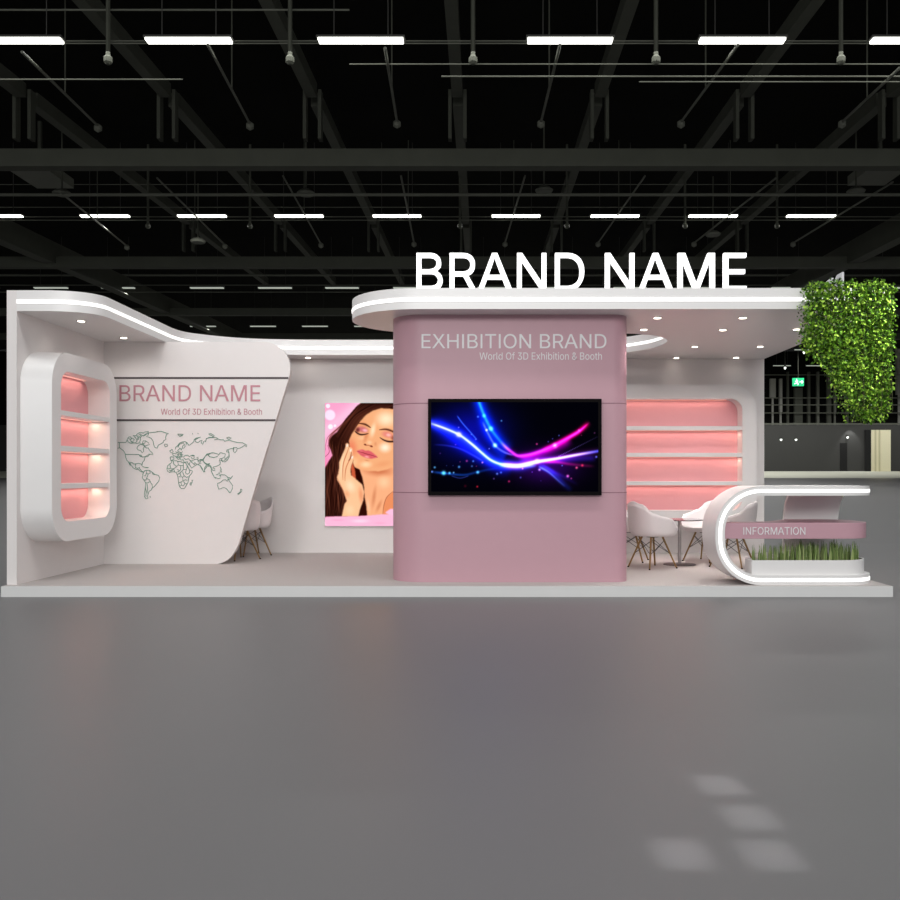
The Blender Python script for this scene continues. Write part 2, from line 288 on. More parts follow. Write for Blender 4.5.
# world map, drawn as thin raised lines
MAPL = []
def ml(ox, oy, *lines):
    for l in lines: MAPL.append([(ox+l[i]/11.25, oy+l[i+1]/11.25) for i in range(0, len(l), 2)])
ml(114, 426,
 (45,185,135,185,150,150,165,125,185,120,200,140,185,160,200,185,240,190,260,170,250,140,230,120,215,105,245,110,262,90,285,75,305,72,330,80,345,68,390,62,380,80,350,95,330,110,305,100,290,120,300,150,290,180,300,205,345,195,360,170,330,165,320,190,350,225,375,215,400,210,385,185,350,165),
 (150,160,160,180,190,195,230,190,255,195,290,190), (165,140,180,150,210,135,230,155,215,175,190,170), (255,100,270,130,262,160,280,150,275,110), (280,95,300,90,315,110,300,130,285,120),
 (300,205,270,225,258,250,270,270,300,275,318,302,335,285,328,250,345,235,330,215,305,205),
 (345,225,365,250,385,245,405,280,430,300,440,325,425,318,400,320,380,345,360,340,350,350,340,390,320,410,315,450,308,428,280,420,250,425,240,445,245,470,270,478,285,462,290,480,310,505,330,518,350,505),
 (45,250,65,245,85,262,110,280,128,315,130,345,145,385,165,405,180,440,200,445,215,470,250,488,275,490,300,512,330,520),
 (62,190,62,245), (130,320,275,320,300,330,320,350,345,345,365,338,395,315,415,320), (285,330,300,345,318,340,305,325),
 (165,405,205,412,225,430,245,425), (175,415,192,438,182,420), (320,455,350,465,390,467,370,470,345,465),
 (390,78,420,72,480,68,520,60,560,70,590,80,615,82,590,95,580,130,585,150,560,165,555,185,530,200,500,215,485,250,470,245,455,235,445,200,440,170,420,140,390,125,365,120,385,100,390,78),
 (480,62,540,62,580,75), (345,100,370,85,395,78), (330,115,365,95), (570,205,600,205,605,225,580,235,568,222,570,205),
 (340,505,370,498,400,500,430,520,460,545,500,555,515,580,505,620,480,650,455,680,430,700,420,720,395,735,385,765,372,790,385,812,360,820,345,795,342,770,352,700,358,640,335,605,318,580,325,545,335,520,340,505),
 (370,500,365,530,385,540,410,530,400,505), (385,540,375,570,365,590,360,610,335,605), (365,590,400,605,415,640,430,660,435,690,425,705), (360,640,385,640,400,625), (355,690,362,740,358,790), (372,650,378,700,372,760), (335,560,355,560,365,530), (430,520,440,545,462,545), (405,790,412,805))
def ml2(*lines):
    for l in lines: MAPL.append([(164+l[i]/12.86, 426+l[i+1]/12.86) for i in range(0, len(l), 2)])
ml2((175,105,210,105,250,108,235,125,205,135,180,110), (210,120,240,120), (365,95,372,105), (435,92,442,100),
 (150,300,148,275,175,255,200,220,235,205,270,200,295,212,320,250,345,235,370,215,388,195,385,180,415,155,460,145,430,160,400,180,410,205,440,215,460,195,490,180,480,220,500,235,510,200,525,190,535,205,545,160,600,150,640,148),
 (180,260,200,235,225,225,250,215,262,240,240,255,235,290,215,300,205,280,195,300,175,315), (262,240,275,260,250,290), (290,215,285,245), (180,275,190,250,200,238), (210,290,230,310),
 (85,325,95,300,110,305,120,330,100,345,80,335), (72,325,80,315), (110,355,135,350,155,360,165,345,150,330), (110,355,120,380,150,390,165,410,185,430,205,420,230,440,245,430),
 (80,400,95,395,125,400,130,425,105,440,85,440,80,400), (92,440,100,470,75,485,50,510,38,550,45,580,75,600,90,590,135,590,160,600,170,625,180,650,185,700,190,740,205,785,225,805,265,800,290,760,310,720,315,680,330,640,355,610,370,580,330,565,310,530,290,490,270,470,235,470,210,455,180,455,160,445,110,450,92,440),
 (165,350,190,330,215,345,240,330), (170,370,200,360,230,375,245,365), (160,390,190,385,210,400,240,395), (180,320,185,360,178,400), (205,330,210,380,205,420), (225,345,228,400), (165,400,200,410),
 (250,400,270,380,310,375,325,395,350,380,385,385,390,410,365,425,350,400), (255,410,280,430,310,420,330,430), (245,430,260,465,310,460), (360,375,395,380), 
 (120,455,125,490,165,520,185,500,178,455), (75,490,85,540,125,550,165,520), (45,545,85,545), (60,560,90,585,100,560,130,560,140,590), (85,570,115,570), (185,500,215,510,215,560,185,590,165,590), (215,510,250,505,252,465), (250,505,250,560,220,590,200,610,175,620), (250,560,290,560,300,520,290,490), (290,560,275,600,300,620,330,600,330,565), (240,590,260,640,240,660,215,640,210,610), (260,640,290,660,315,650), (240,660,245,700,220,720,190,730), (245,700,280,690,300,700), (220,720,225,760,200,780), (250,710,270,740,250,770,225,760), (270,740,295,745), (190,650,215,655), (170,560,200,570,185,590),
 (300,470,330,500,355,540,400,510,430,490,410,480,395,470,385,490,360,470,340,450), (330,440,360,450,395,430,435,430,440,460,465,465,475,430,500,430), (315,500,335,470), (435,430,440,400,420,410), (400,490,385,500),
 (440,500,465,505,480,540,515,595,525,560,555,520,575,500,600,510), (430,490,440,500,455,480,480,480), (500,430,520,470,560,490,590,480), (475,430,490,450,500,430,520,400,550,370,580,365,600,350,640,345),
 (355,700,370,695,360,730,345,765,335,745,350,720), (575,370,580,395,620,400,643,405), (520,580,530,590))
ml(198, 426,
 (120,90,145,85,185,110,180,125,150,105,125,98), (90,150,120,130,165,125,205,130,222,150,185,155), (205,130,225,145,250,155,285,155,305,175,280,150), (320,135,345,125,375,135,350,150,325,140), (305,170,350,160,385,170,440,185,500,188,530,205,550,215,545,235,525,215,500,235,470,250,440,255,435,280,415,300,400,285,405,250,370,255,325,270,320,290,345,295,350,330,330,355,300,370),
 (335,265,350,300,352,345,330,385,300,405,285,395,305,380,325,370), (440,240,425,245,400,240,395,265),
 (5,390,30,375,60,380,85,335,100,315,120,312,160,300,210,310,235,325,215,345,175,355,135,345,110,325,85,335), (235,325,250,300,275,305,310,315,300,350,270,365,245,370,240,395,262,385,280,405,262,365), (250,400,250,430,230,445,200,455,175,460,165,470,190,480,190,500,165,500,155,480,140,465,125,430,100,435,70,415,60,390,30,380), (130,440,150,460,150,510,165,540,180,570,200,590), (100,435,75,470,72,515,60,510,50,480,30,450,15,440), (110,440,125,460), (155,520,170,545),
 (250,460,262,490,265,520,250,515,250,490), (205,550,230,540,245,530,235,520), (240,560,262,548,300,550,330,570,345,600,365,595,390,560), (180,575,230,590,255,585), (245,545,255,570), (330,575,350,580,375,590),
 (240,640,265,625,285,605,315,605,330,625,335,595,355,620,390,670,385,710,365,750,345,735,320,705,290,690,255,705,232,710,222,670,220,645,240,640), (480,710,495,715,490,740,455,770,445,765,475,745,480,710), (345,740,360,752), (10,130,30,125))
m = M()
for l in MAPL:
    l3 = []
    for px, py in l:
        q = mp(px, py); l3.append((max(q[0], XL+.01), YM-.003, q[1]))
    m.tube(l3, .004, 4)
tag(obj('world_map', m, GREEN, None, (-3.7, YM, 1.2), fix=False), 'green outline map of the world drawn on the white wall', 'map')

# canopy
outer = [(XL, 9.11), (-4.36, 9.11)]+arc(-4.30, 9.50, .37, -80, 0, 8)+[(-3.93, 11.25)]
outer += spline([(-3.93, 11.45), (-3.88, 11.72), (-3.74, 11.93), (-3.40, 12.21), (-3.03, 12.36), (-2.5, 12.43), (-1.9, 12.447)], 4)
outer += spline([(1.35, 12.447), (1.7, 12.37), (2.02, 12.13), (2.27, 11.7), (2.31, 11.15), (2.12, 10.78), (1.8, 10.58), (1.4, 10.54)], 5)
outer += arc(-.62, 9.77, .77, 90, 270, 22)+[(XR, 9.0)]
poly = outer+[(XR, 12.97), (XL, 12.97)]
can = thing('canopy', (0, 11, ZS), 'white S-curved canopy roof with glowing edge strip covering the booth', 'canopy')
obj('fascia_slab', M().prism(poly, ZS, ZT), WHITE, can, (0, 11, ZS), smooth=25)
obj('light_strip', M().ribbon(outer[:-1]+[(XR-.002, 9.0)], 2.958, 2.992, .006), LED, can, (0, 11, ZS), smooth=25)

# downlights
dl = None
spots = [(657.5, 317.5), (742.7, 317.5), (643.8, 329.3), (722.8, 329.6), (796.5, 329), (694.8, 346.4), (760.2, 346.4), (676.5, 357.6), (736.2, 357.4), (81.2, 320.8), (123.8, 337.5), (308, 357.4)]
for i, (px, py) in enumerate(spots):
    r = 166/(475-py); x = (px-VX)*r/100; y = min(9*r, YB-.09)
    if dl is None:
        dl = thing('recessed_downlight', (0, 0, 0), 'small round recessed downlight glowing in the white canopy soffit', 'ceiling light', 'downlights in the canopy soffit')
        obj('trim_ring', M().lathe([(.046, -.006), (.052, -.004), (.052, 0)], (0, 0, 0), 20), TRIM, dl)
        obj('lens', M().lathe([(.036, -.010), (.038, -.006)], (0, 0, 0), 20), DOWN, dl)
        d = dl
    else: d = dup(dl)
    d.location = (x, y, ZS)
    side = 'left bay over the display shelves' if i in (9, 10) else 'right bay'
    d['label'] = {9: 'round downlight in the left canopy soffit nearest the fascia', 10: 'round downlight in the left soffit above the map wall',
                  11: 'lone round downlight in the narrow soffit above the portrait poster'}.get(i, 'small round downlight glowing in the soffit of the right bay')
    L = bpy.data.lights.new('downlight_beam', 'SPOT'); L.energy = .4 if i in (7, 8, 11) else (4 if i in (9, 10) else 26); L.spot_size = math.radians(150); L.spot_blend = 1; L.shadow_soft_size = .04; L.color = (1, .93, .88)
    o = bpy.data.objects.new('downlight_beam', L); C.objects.link(o); o.location = (x, y, ZS-.03)

# rooftop letters
zb = ZT
a, b = at(416.5, 289, 1.012), at(746.5, 289, 1.012); ztop = at(0, 253, 1.012)[2]
sign = thing('rooftop_sign', ((a[0]+b[0])/2, 9.11, ZT), 'large white standing letters reading BRAND NAME on the front of the canopy', 'sign')
for m in lettering('BRAND NAME', a[0], b[0], zb, ztop, lambda u, v, q: (u, 9.15-.05*q, v)):
    obj('letter', m, SIGNWHITE, sign, ((a[0]+b[0])/2, 9.11, ZT))
sign = thing('rooftop_sign', (4.0, 11.3, ZT), 'white letters along the right canopy edge seen end-on above the ivy', 'sign')
for m in lettering('BRAND NAME', 9.93, 12.85, zb, ZT+.37, lambda u, v, q: (3.985+.02*q, u, v)):
    obj('letter', m, SIGNSIDE, sign, (4.0, 11.3, ZT))

# storage column
fp = arc(1.53-.16, 9.315+.16, .16, -90, 0, 8)+arc(1.53-.16, 10.25-.16, .16, 0, 90, 6)+arc(-.94+.3, 10.25-.3, .3, 90, 180, 8)+arc(-.94+.34, 9.315+.34, .34, 180, 270, 12)
col = thing('pink_tower', (.3, 9.8, Z0), 'dusty pink tower block with rounded corners under the canopy', 'tower')
obj('body', M().prism(fp, Z0, ZS), PINK, col, (.3, 9.8, Z0), smooth=30)
fp2 = fp[len(fp)-13:]+fp[:9]
for py in (403.2, 492.6):
    z = EYE+(475-py)*1.035/100
    obj('panel_seam', M().ribbon(fp2, z-.004, z+.004, .0015), SEAM, col, (.3, 9.8, Z0))
YC = 9.315
flat_text('EXHIBITION BRAND', 421.5, 606.5, 348.2, 334.0, 1.034, YC, .005, TXTGREY, 'tower_lettering', 'silver capitals reading EXHIBITION BRAND at the top of the pink tower')
flat_text('World Of 3D Exhibition & Booth', 479.5, 602, 359.6, 352.4, 1.034, YC, .004, TXTGREY, 'tower_lettering', 'small silver line of words beneath EXHIBITION BRAND on the tower')

# ---------------------------------------------------------------- pictures
def grid_picture(name, px0, px1, py0, py1, y, r, img, material, parent, org):
    h, w, _ = img.shape
    a = at(px0, py1, r); b = at(px1, py0, r)
    xs = np.linspace(a[0], b[0], w); zs = np.linspace(b[2], a[2], h)
    X, Z = np.meshgrid(xs, zs); n = w*h
    co = np.stack([X, np.full_like(X, y), Z], -1).reshape(-1, 3)-np.array(org)
    idx = np.arange(n).reshape(h, w)
    q = np.stack([idx[1:, :-1], idx[1:, 1:], idx[:-1, 1:], idx[:-1, :-1]], -1).reshape(-1, 4)
    me = bpy.data.meshes.new(name); me.vertices.add(n); me.vertices.foreach_set('co', co.ravel().astype(np.float32))
    me.loops.add(q.size); me.loops.foreach_set('vertex_index', q.ravel().astype(np.int32))
    me.polygons.add(len(q)); me.polygons.foreach_set('loop_start', np.arange(0, q.size, 4, dtype=np.int32))
    me.update(calc_edges=True)
    c = np.clip(img, 0, 1); c = np.where(c <= .04045, c/12.92, ((c+.055)/1.055)**2.4)
    ca = me.color_attributes.new('picture', 'FLOAT_COLOR', 'POINT')
    ca.data.foreach_set('color', np.concatenate([c.reshape(-1, 3), np.ones((n, 1))], 1).ravel().astype(np.float32))
    me.materials.append(material)
    o = bpy.data.objects.new(name, me); C.objects.link(o)
    if parent: o.parent = parent
    return o
class Canvas:
    def __init__(s, x0, x1, y0, y1, k, bg):
        s.k = k; s.x0, s.y0 = x0, y0
        s.w = int((x1-x0)*k)+1; s.h = int((y1-y0)*k)+1
        s.X, s.Y = np.meshgrid(np.linspace(x0, x1, s.w), np.linspace(y0, y1, s.h))
        s.im = np.zeros((s.h, s.w, 3))+np.array(bg)/255
    def blur(s, m, r):
        n = max(0, int(round(r*s.k)))
        for _ in range(2):
            for ax in (0, 1):
                if n < 1: continue
                p = np.pad(m, [(n, n) if a == ax else (0, 0) for a in (0, 1)], mode='edge'); c = np.cumsum(p, ax)
                z = np.zeros_like(np.take(c, [0], ax)); c = np.concatenate([z, c], ax)
                L = m.shape[ax]
                m = (np.take(c, range(2*n+1, 2*n+1+L), ax)-np.take(c, range(0, L), ax))/(2*n+1)
        return m
    def mask(s, poly, soft=.25):
        m = np.zeros(s.X.shape, bool); n = len(poly)
        for i in range(n):
            a, b = poly[i], poly[i-1]
            if a[1] == b[1]: continue
            m ^= ((a[1] > s.Y) != (b[1] > s.Y)) & (s.X < (b[0]-a[0])*(s.Y-a[1])/(b[1]-a[1])+a[0])
        return s.blur(m.astype(float), soft)
    def put(s, m, c, al=1.0): m = (m*al)[..., None]; s.im = s.im*(1-m)+np.array(c)/255*m
    def poly(s, p, c, soft=.25, al=1, clip=None):
        m = s.mask(p, soft)
        if clip is not None: m = m*clip
        s.put(m, c, al); return m
    def ell(s, cx, cy, rx, ry, c, al=1, soft=1.0, ang=0, clip=None):
        a = math.radians(ang); dx = s.X-cx; dy = s.Y-cy
        u = (dx*math.cos(a)+dy*math.sin(a))/rx; v = (-dx*math.sin(a)+dy*math.cos(a))/ry
        m = np.clip((1-np.sqrt(u*u+v*v))/soft+.0, 0, 1); m = m*m*(3-2*m)
        if clip is not None: m = m*clip
        s.put(m, c, al)
    def dist(s, path):
        d = np.full(s.X.shape, 1e9); tt = np.zeros(s.X.shape); n = len(path)-1
        for i in range(n):
            (x0, y0), (x1, y1) = path[i][:2], path[i+1][:2]; L = (x1-x0)**2+(y1-y0)**2+1e-9
            t = np.clip(((s.X-x0)*(x1-x0)+(s.Y-y0)*(y1-y0))/L, 0, 1); q = np.hypot(s.X-x0-t*(x1-x0), s.Y-y0-t*(y1-y0))
            k = q < d; d = np.where(k, q, d); tt = np.where(k, (i+t)/n, tt)
        return d, tt
    def line(s, path, w, c, al=1, clip=None, taper=True):
        d, t = s.dist(spline(path, 5)); ww = w*(.35+.65*np.sin(np.pi*np.clip(t, .02, .98))) if taper else w
        m = np.exp(-(d/ww)**2)
        if clip is not None: m = m*clip
        s.put(m, c, al)
    def glow(s, path, w, c, amp=1, fade=(1, 1), tp=(1, 1)):
        d, t = s.dist(spline(path, 5)); a = fade[0]*(1-t)+fade[1]*t
        w = w*(tp[0]*(1-t)+tp[1]*t)
        if len(path) > 2: k = np.clip(np.minimum(t, 1-t)/.16, 0, 1); a = a*k*k*(3-2*k)
        s.im += (amp*a*np.exp(-(d/w)**2))[..., None]*np.array(c)/255
def cc(ox, oy, k, *v): return [(ox+v[i]/k, oy+v[i+1]/k) for i in range(0, len(v), 2)]
A4 = lambda *v: cc(320, 398, 11.84, *v)
A5 = lambda *v: cc(320, 460, 11.84, *v)

# portrait poster
PX0, PX1, PY0, PY1 = 325, 408, 403, 526
c = Canvas(PX0, PX1, PY0, PY1, 2.6, (251, 160, 196))
c.put(np.exp(-(((c.X-350)*.8+(c.Y-404)*1.0-8)/9)**2), (255, 196, 220), .7)
c.ell(326, 470, 12, 30, (246, 120, 170), .6)
for x, y, rr, al in ((328, 406, 2.6, .9), (330, 415, 6.4, .75), (330.5, 426.7, 3, .95), (335, 425.8, 1.7, .8), (338, 428.5, 1, .6)): c.ell(x, y, rr, rr, (255, 236, 250), al, .35)
hair = A4(490, 58, 440, 90, 380, 160, 310, 240, 250, 330, 205, 400, 150, 440, 110, 490, 100, 560, 130, 620, 150, 680, 110, 740, 60, 830, 55, 870)+A5(58, 672, 450, 668, 560, 650)+[(372, 500), (408, 500), (408, 402.5)]
hm = c.poly(hair, (50, 25, 20), .3)
c.line(A4(480, 70, 330, 260, 150, 420, 110, 520, 150, 640), 1.1, (110, 58, 48), .7)
rg = random.Random(3)
for i in range(60):
    x = 326+rg.random()*26; y = 440+rg.random()*8; s_ = rg.random()
    pts = [(x, y)]
    for j in range(6): x += rg.uniform(-3, 2.2); y += 12; pts.append((x, y))
    c.line(pts, .55, rg.choice([(112, 62, 46), (150, 92, 70), (34, 14, 12), (24, 10, 10), (88, 44, 34)]), .3, hm)
for i in range(26):
    s_ = i/25
    c.line([(361+s_*34, 403.5+s_*2), (352+s_*12, 413+s_*4), (342+s_*12, 424+s_*8), (334+s_*14, 434+s_*14)], .6, rg.choice([(116, 66, 50), (88, 46, 36), (34, 14, 12), (136, 80, 60)]), .3, hm)
c.line(A4(300, 260, 200, 370, 90, 470, 60, 640), .3, (90, 40, 40), .6); c.line(A4(90, 560, 110, 640, 60, 700), .35, (90, 40, 44), .7)
neck = A5(455, 90, 500, 200, 520, 300, 528, 440, 548, 540, 562, 700)+[(408, 519), (408, 462)]
nm = c.poly(neck, (238, 172, 130), .25)
c.ell(378, 470, 22, 9, (186, 96, 62), .75, 1, 5, nm); c.ell(384, 482, 10, 10, (250, 205, 165), .7, 1, 0, nm)
c.ell(374, 497, 3.2, 16, (196, 120, 84), .6, 1, 8, nm); c.ell(368.5, 506, 2.6, 12, (250, 196, 160), .7, 1, -8, nm); c.ell(379, 506, 3, 10, (190, 112, 76), .5, 1, 24, nm)
sm = c.poly([(382.6, 515), (384, 505), (387, 497), (393, 491.5), (400, 489), (408, 489), (408, 520)], (226, 142, 98), .25)
c.line([(382.8, 514), (384, 505), (387, 497), (393, 491.5)], .5, (160, 84, 56), .7)
face = A4(900, 128, 870, 132, 820, 126, 720, 122, 625, 150, 545, 200, 482, 270, 440, 330, 375, 430, 345, 500, 350, 560, 378, 650, 395, 740)+A5(385, 55, 410, 85, 450, 105, 560, 130, 700, 134, 800, 112, 870, 70)+[(408, 456), (408, 409)]
fm = c.poly(face, (234, 170, 124), .25)
c.ell(386, 419, 15, 12, (255, 232, 200), .85, 1, 0, fm); c.ell(360, 424, 9, 9, (222, 140, 96), .5, 1, -45, fm)
c.ell(352, 447, 8, 14, (226, 122, 92), .75, 1, -15, fm); c.ell(354, 462, 7, 7, (250, 206, 160), .5, 1, 0, fm)
c.ell(366, 464.5, 9, 5, (255, 216, 176), .8, 1, 0, fm); c.ell(385, 447.5, 9, 7.5, (255, 232, 208), .95, 1, 0, fm); c.ell(383, 464, 14, 5, (226, 150, 106), .55, 1, -12, fm)
c.ell(362, 438, 7, 3.5, (246, 196, 156), .6, 1, 0, fm)
c.ell(366, 437, 3.2, 9, (204, 122, 84), .6, 1, 20, fm); c.ell(373, 430, 4, 11, (255, 224, 190), .85, 1, 12, fm); c.ell(369.5, 442.5, 4, 3.2, (250, 200, 160), .8, 1, 0, fm)
c.ell(375.5, 444, 2.2, 3.4, (206, 128, 92), .5, 1, 0, fm)
c.ell(365.2, 444.6, 1.8, 1.2, (92, 36, 28), .95, .7, 20); c.ell(371.4, 446.3, 2.2, 1.3, (110, 46, 34), .9, .7, 20); c.line(A4(520, 545, 545, 560, 575, 560, 615, 580), .5, (150, 74, 54), .7)
c.ell(362.5, 429.5, 8, 4.6, (196, 108, 116), .9, .8, 12, fm); c.ell(365, 430.4, 4, 2.4, (255, 190, 200), .8, .9, 12); c.ell(357.6, 430, 3.4, 4.2, (92, 38, 40), .85, .9, 20)
c.line([(354.8, 431.2), (358, 433.6), (362.2, 434.7), (368.2, 433.6)], .8, (34, 14, 18), 1); c.line(A4(455, 300, 520, 308, 560, 325, 598, 350), .95, (66, 32, 24), .95)
c.ell(387.5, 434.6, 8.5, 4.8, (222, 128, 122), .85, .8, 14, fm); c.ell(388.5, 435, 3.6, 2.4, (255, 206, 200), .7, .9, 10); c.ell(393.5, 438, 4, 3.6, (130, 54, 54), .7, .9, 0)
c.line([(380, 437.6), (384.2, 440.2), (389.3, 441.6), (395, 441), (400, 438)], .85, (34, 14, 18), 1); c.line([(379.6, 429.8), (385.9, 429.3), (392.6, 431.4), (400, 436)], .95, (78, 38, 28), .95)
lips = A4(435, 626, 470, 614, 505, 608, 540, 624, 570, 620, 610, 636, 650, 668, 688, 702, 640, 714, 600, 720, 540, 706, 490, 685, 455, 655)
lm = c.poly(lips, (212, 98, 106), .2); c.ell(367, 456.8, 4, 1.7, (255, 176, 176), .85, 1, 14); c.ell(361, 451, 3, 1.3, (232, 130, 132), .6)
c.line(A4(440, 630, 500, 645, 550, 662, 620, 680, 682, 704), .35, (126, 40, 52), .9); c.ell(367, 460.5, 4, 1, (200, 120, 84), .6, 1, 12, fm)
c.poly([(352.6, 462), (354.6, 467.8), (359.7, 469.8), (361, 476), (362.6, 485), (358, 481), (354.4, 475), (352.4, 468)], (48, 16, 12), .35)
c.poly([(351, 468), (352.5, 462), (355, 470), (356, 479), (352, 479)], (196, 92, 62), .4)
c.poly(A5(455, 665, 515, 480, 530, 530, 560, 665), (54, 22, 16), .3)
hand = A4(305, 542, 322, 532, 342, 545, 348, 582, 372, 586, 384, 602, 386, 672, 402, 690, 396, 740, 372, 800, 362, 850)+A5(368, 178, 420, 222, 500, 290, 525, 380, 512, 480, 472, 590, 455, 668, 258, 668, 290, 520, 318, 485, 270, 350, 205, 235, 200, 205, 215, 165, 228, 80)+A4(228, 755, 300, 590)
dm = c.poly(hand, (246, 190, 148), .22)
c.ell(342, 465, 2.4, 20, (255, 218, 182), .6, 1, 8, dm); c.ell(350.5, 486, 7, 10, (255, 222, 190), .7, 1, -25, dm); c.ell(361, 495, 4, 13, (216, 132, 92), .6, 1, -6, dm); c.ell(347, 494, 4, 6, (222, 146, 106), .5, 1, -20, dm); c.ell(350, 510, 7, 8, (255, 214, 176), .5, 1, 0, dm)
c.line([(349.4, 446), (347, 453), (343.8, 462), (342.8, 470), (343, 480)], .5, (176, 96, 66), .8, dm); c.line([(352.4, 455), (349.6, 460), (346.4, 467), (345.2, 474), (345, 481)], .5, (176, 96, 66), .75, dm)
c.line([(351.5, 452), (350.4, 458), (348.5, 461)], .7, (120, 54, 40), .7); c.line([(337.5, 478), (343, 490), (346.5, 500)], .5, (206, 128, 92), .6, dm)
for x, y in ((347.2, 445.6), (350.7, 450.4), (352.2, 457.4)): c.ell(x, y, 1.1, 1.9, (255, 226, 214), .9, .5, 20)
c.poly(A5(40, 684, 160, 672, 300, 668, 450, 664, 600, 655, 760, 640, 900, 640, 1060, 640, 1060, 800, 40, 800), (252, 180, 208), .25)
c.ell(360, 521, 14, 3, (255, 212, 228), .8); c.ell(338, 520, 10, 1.4, (244, 150, 188), .6); c.ell(380, 523, 9, 2, (246, 160, 192), .5)
c.poly(A5(770, 622, 830, 580, 900, 580, 900, 660, 820, 650), (255, 186, 214), .3)
c.im = np.clip((c.im-.5)*1.13+.515, 0, 1)
pst = thing('portrait_lightbox', at(366, 526, 1.427), 'lit portrait poster of a woman with closed eyes, half hidden by the tower', 'poster')
ox, oz = pst.location.x, pst.location.z; a = at(PX0, PY1, 1.427); b = at(PX1, PY0, 1.427); YP = 9*1.427
pst.location.y = YB-.03
obj('lightbox_frame', M().box(a[0]-.004, b[0]+.004, YB-.028, YB, a[2]-.004, b[2]+.004), WHITE, pst, (ox, YB-.03, oz))
grid_picture('printed_portrait', PX0, PX1, PY0, PY1, YB-.031, 1.427, c.im, picmat('portrait_print', 1.0), pst, (ox, YB-.03, oz))

# television
TX0, TX1, TY0, TY1 = 431.2, 598.2, 402.2, 491.6
c = Canvas(TX0, TX1, TY0, TY1, 2.4, (2, 2, 8))
T6 = lambda *v: cc(425, 395, 8.567, *v)
T7 = lambda *v: cc(510, 395, 8.568, *v)
main = T6(-200, 180, -60, 210, 40, 240, 180, 290, 300, 345, 400, 420, 480, 490, 560, 555, 640, 590, 720, 603)+T7(80, 605, 170, 585, 240, 570, 400, 545, 560, 515, 760, 480, 900, 455)
c.im += (np.exp(-((c.X-470)/34)**2-((c.Y-432)/26)**2))[..., None]*np.array((6, 10, 150))/255
c.im += (np.exp(-((c.X-545)/30)**2-((c.Y-466)/16)**2))[..., None]*np.array((46, 4, 90))/255
c.glow(T6(40, 200, 160, 290, 300, 400, 440, 500, 600, 600, 760, 640), 7, (10, 20, 220), .75); c.glow(main[:13], 5, (20, 60, 255), .9, (.7, 1)); c.glow(main[:11], 2.6, (90, 60, 255), .8, (1.2, .4)); c.glow(main[1:14], 1.5, (60, 190, 255), 1.1, (.2, 1.4), (.6, 1.2)); c.glow(main[2:7], .9, (255, 190, 255), .8, (.9, .4)); c.glow(main[4:15], .7, (220, 255, 255), .9)
top = T6(400, -180, 432, -60, 460, 50, 505, 170, 565, 290, 640, 390, 690, 445, 745, 490)+T7(70, 521, 160, 514, 270, 480, 385, 430, 520, 355, 600, 305, 690, 225)
c.glow(top[:8], 6, (0, 40, 230), .9, (1.2, .6)); c.glow(top[:8], 1.5, (40, 140, 255), 1.1, (1.3, .3)); c.glow(top[5:12], 1.4, (120, 30, 255), .8); c.glow(T6(490, 220, 530, 310, 600, 430, 680, 490, 771, 520), 1.0, (120, 120, 255), .7)
c.glow(T6(500, 180, 540, 330, 620, 470, 700, 540), 5, (0, 30, 200), .6)
c.glow(top[5:], 3.6, (225, 10, 200), 1.1, (.1, .9), (1, .45)); c.glow(top[5:], 1.3, (255, 60, 225), 1.2, (.3, 1), (1, .45)); c.glow(top[10:], 2.6, (255, 0, 90), .7)
c.glow(T7(60, 540, 180, 530, 300, 490, 420, 440, 540, 380), 4, (200, 0, 200), .55)
c.glow(main[8:], 3.2, (230, 40, 255), 1.0, (1.2, .0)); c.glow(main[8:16], 1.2, (255, 190, 230), 1.1, (1, .8)); c.glow(main[11:], 1.3, (60, 90, 255), .9)
c.glow(T6(620, 600, 771, 610)+T7(80, 610, 240, 600), 1.8, (60, 170, 255), .8)
c.glow(T7(230, 600, 320, 640, 400, 700, 470, 770, 540, 830), 2.6, (30, 60, 255), .8, (1, .1)); c.glow(T7(240, 610, 330, 660, 420, 740, 480, 790), .9, (120, 170, 255), .7, (1, .1)); c.glow(T7(270, 600, 380, 660, 480, 710, 600, 780), 1.8, (50, 30, 220), .6, (1, 0))
c.glow(T7(270, 570, 400, 575, 500, 590, 620, 603, 740, 612), 1.5, (220, 20, 120), .75, (1, .2)); c.glow(T7(200, 560, 400, 560, 600, 545, 750, 540), 3, (50, 20, 190), .5)
c.glow(T6(60, 425, 180, 432, 300, 460, 420, 520, 520, 580), .9, (50, 60, 200), .75, (.3, 1)); c.glow(T6(270, 170, 320, 240, 390, 320, 450, 390), .6, (60, 110, 220), .8)
c.glow(T6(40, 655, 160, 670, 330, 685, 440, 662, 540, 640, 640, 630), 1.2, (20, 90, 220), .8, (.9, .2)); c.glow(T6(220, 690, 300, 712, 380, 690), .5, (60, 80, 200), .5)
for i in range(26): p = T7(420+i*13, 525-i*6.6)[0]; c.glow([p, p], .55, (140, 110, 230), .7*(1-i/34))
def dots(f, L):
    for x, y, rr, col, am in L: p = f(x, y)[0]; c.glow([p, p], rr, col, am)
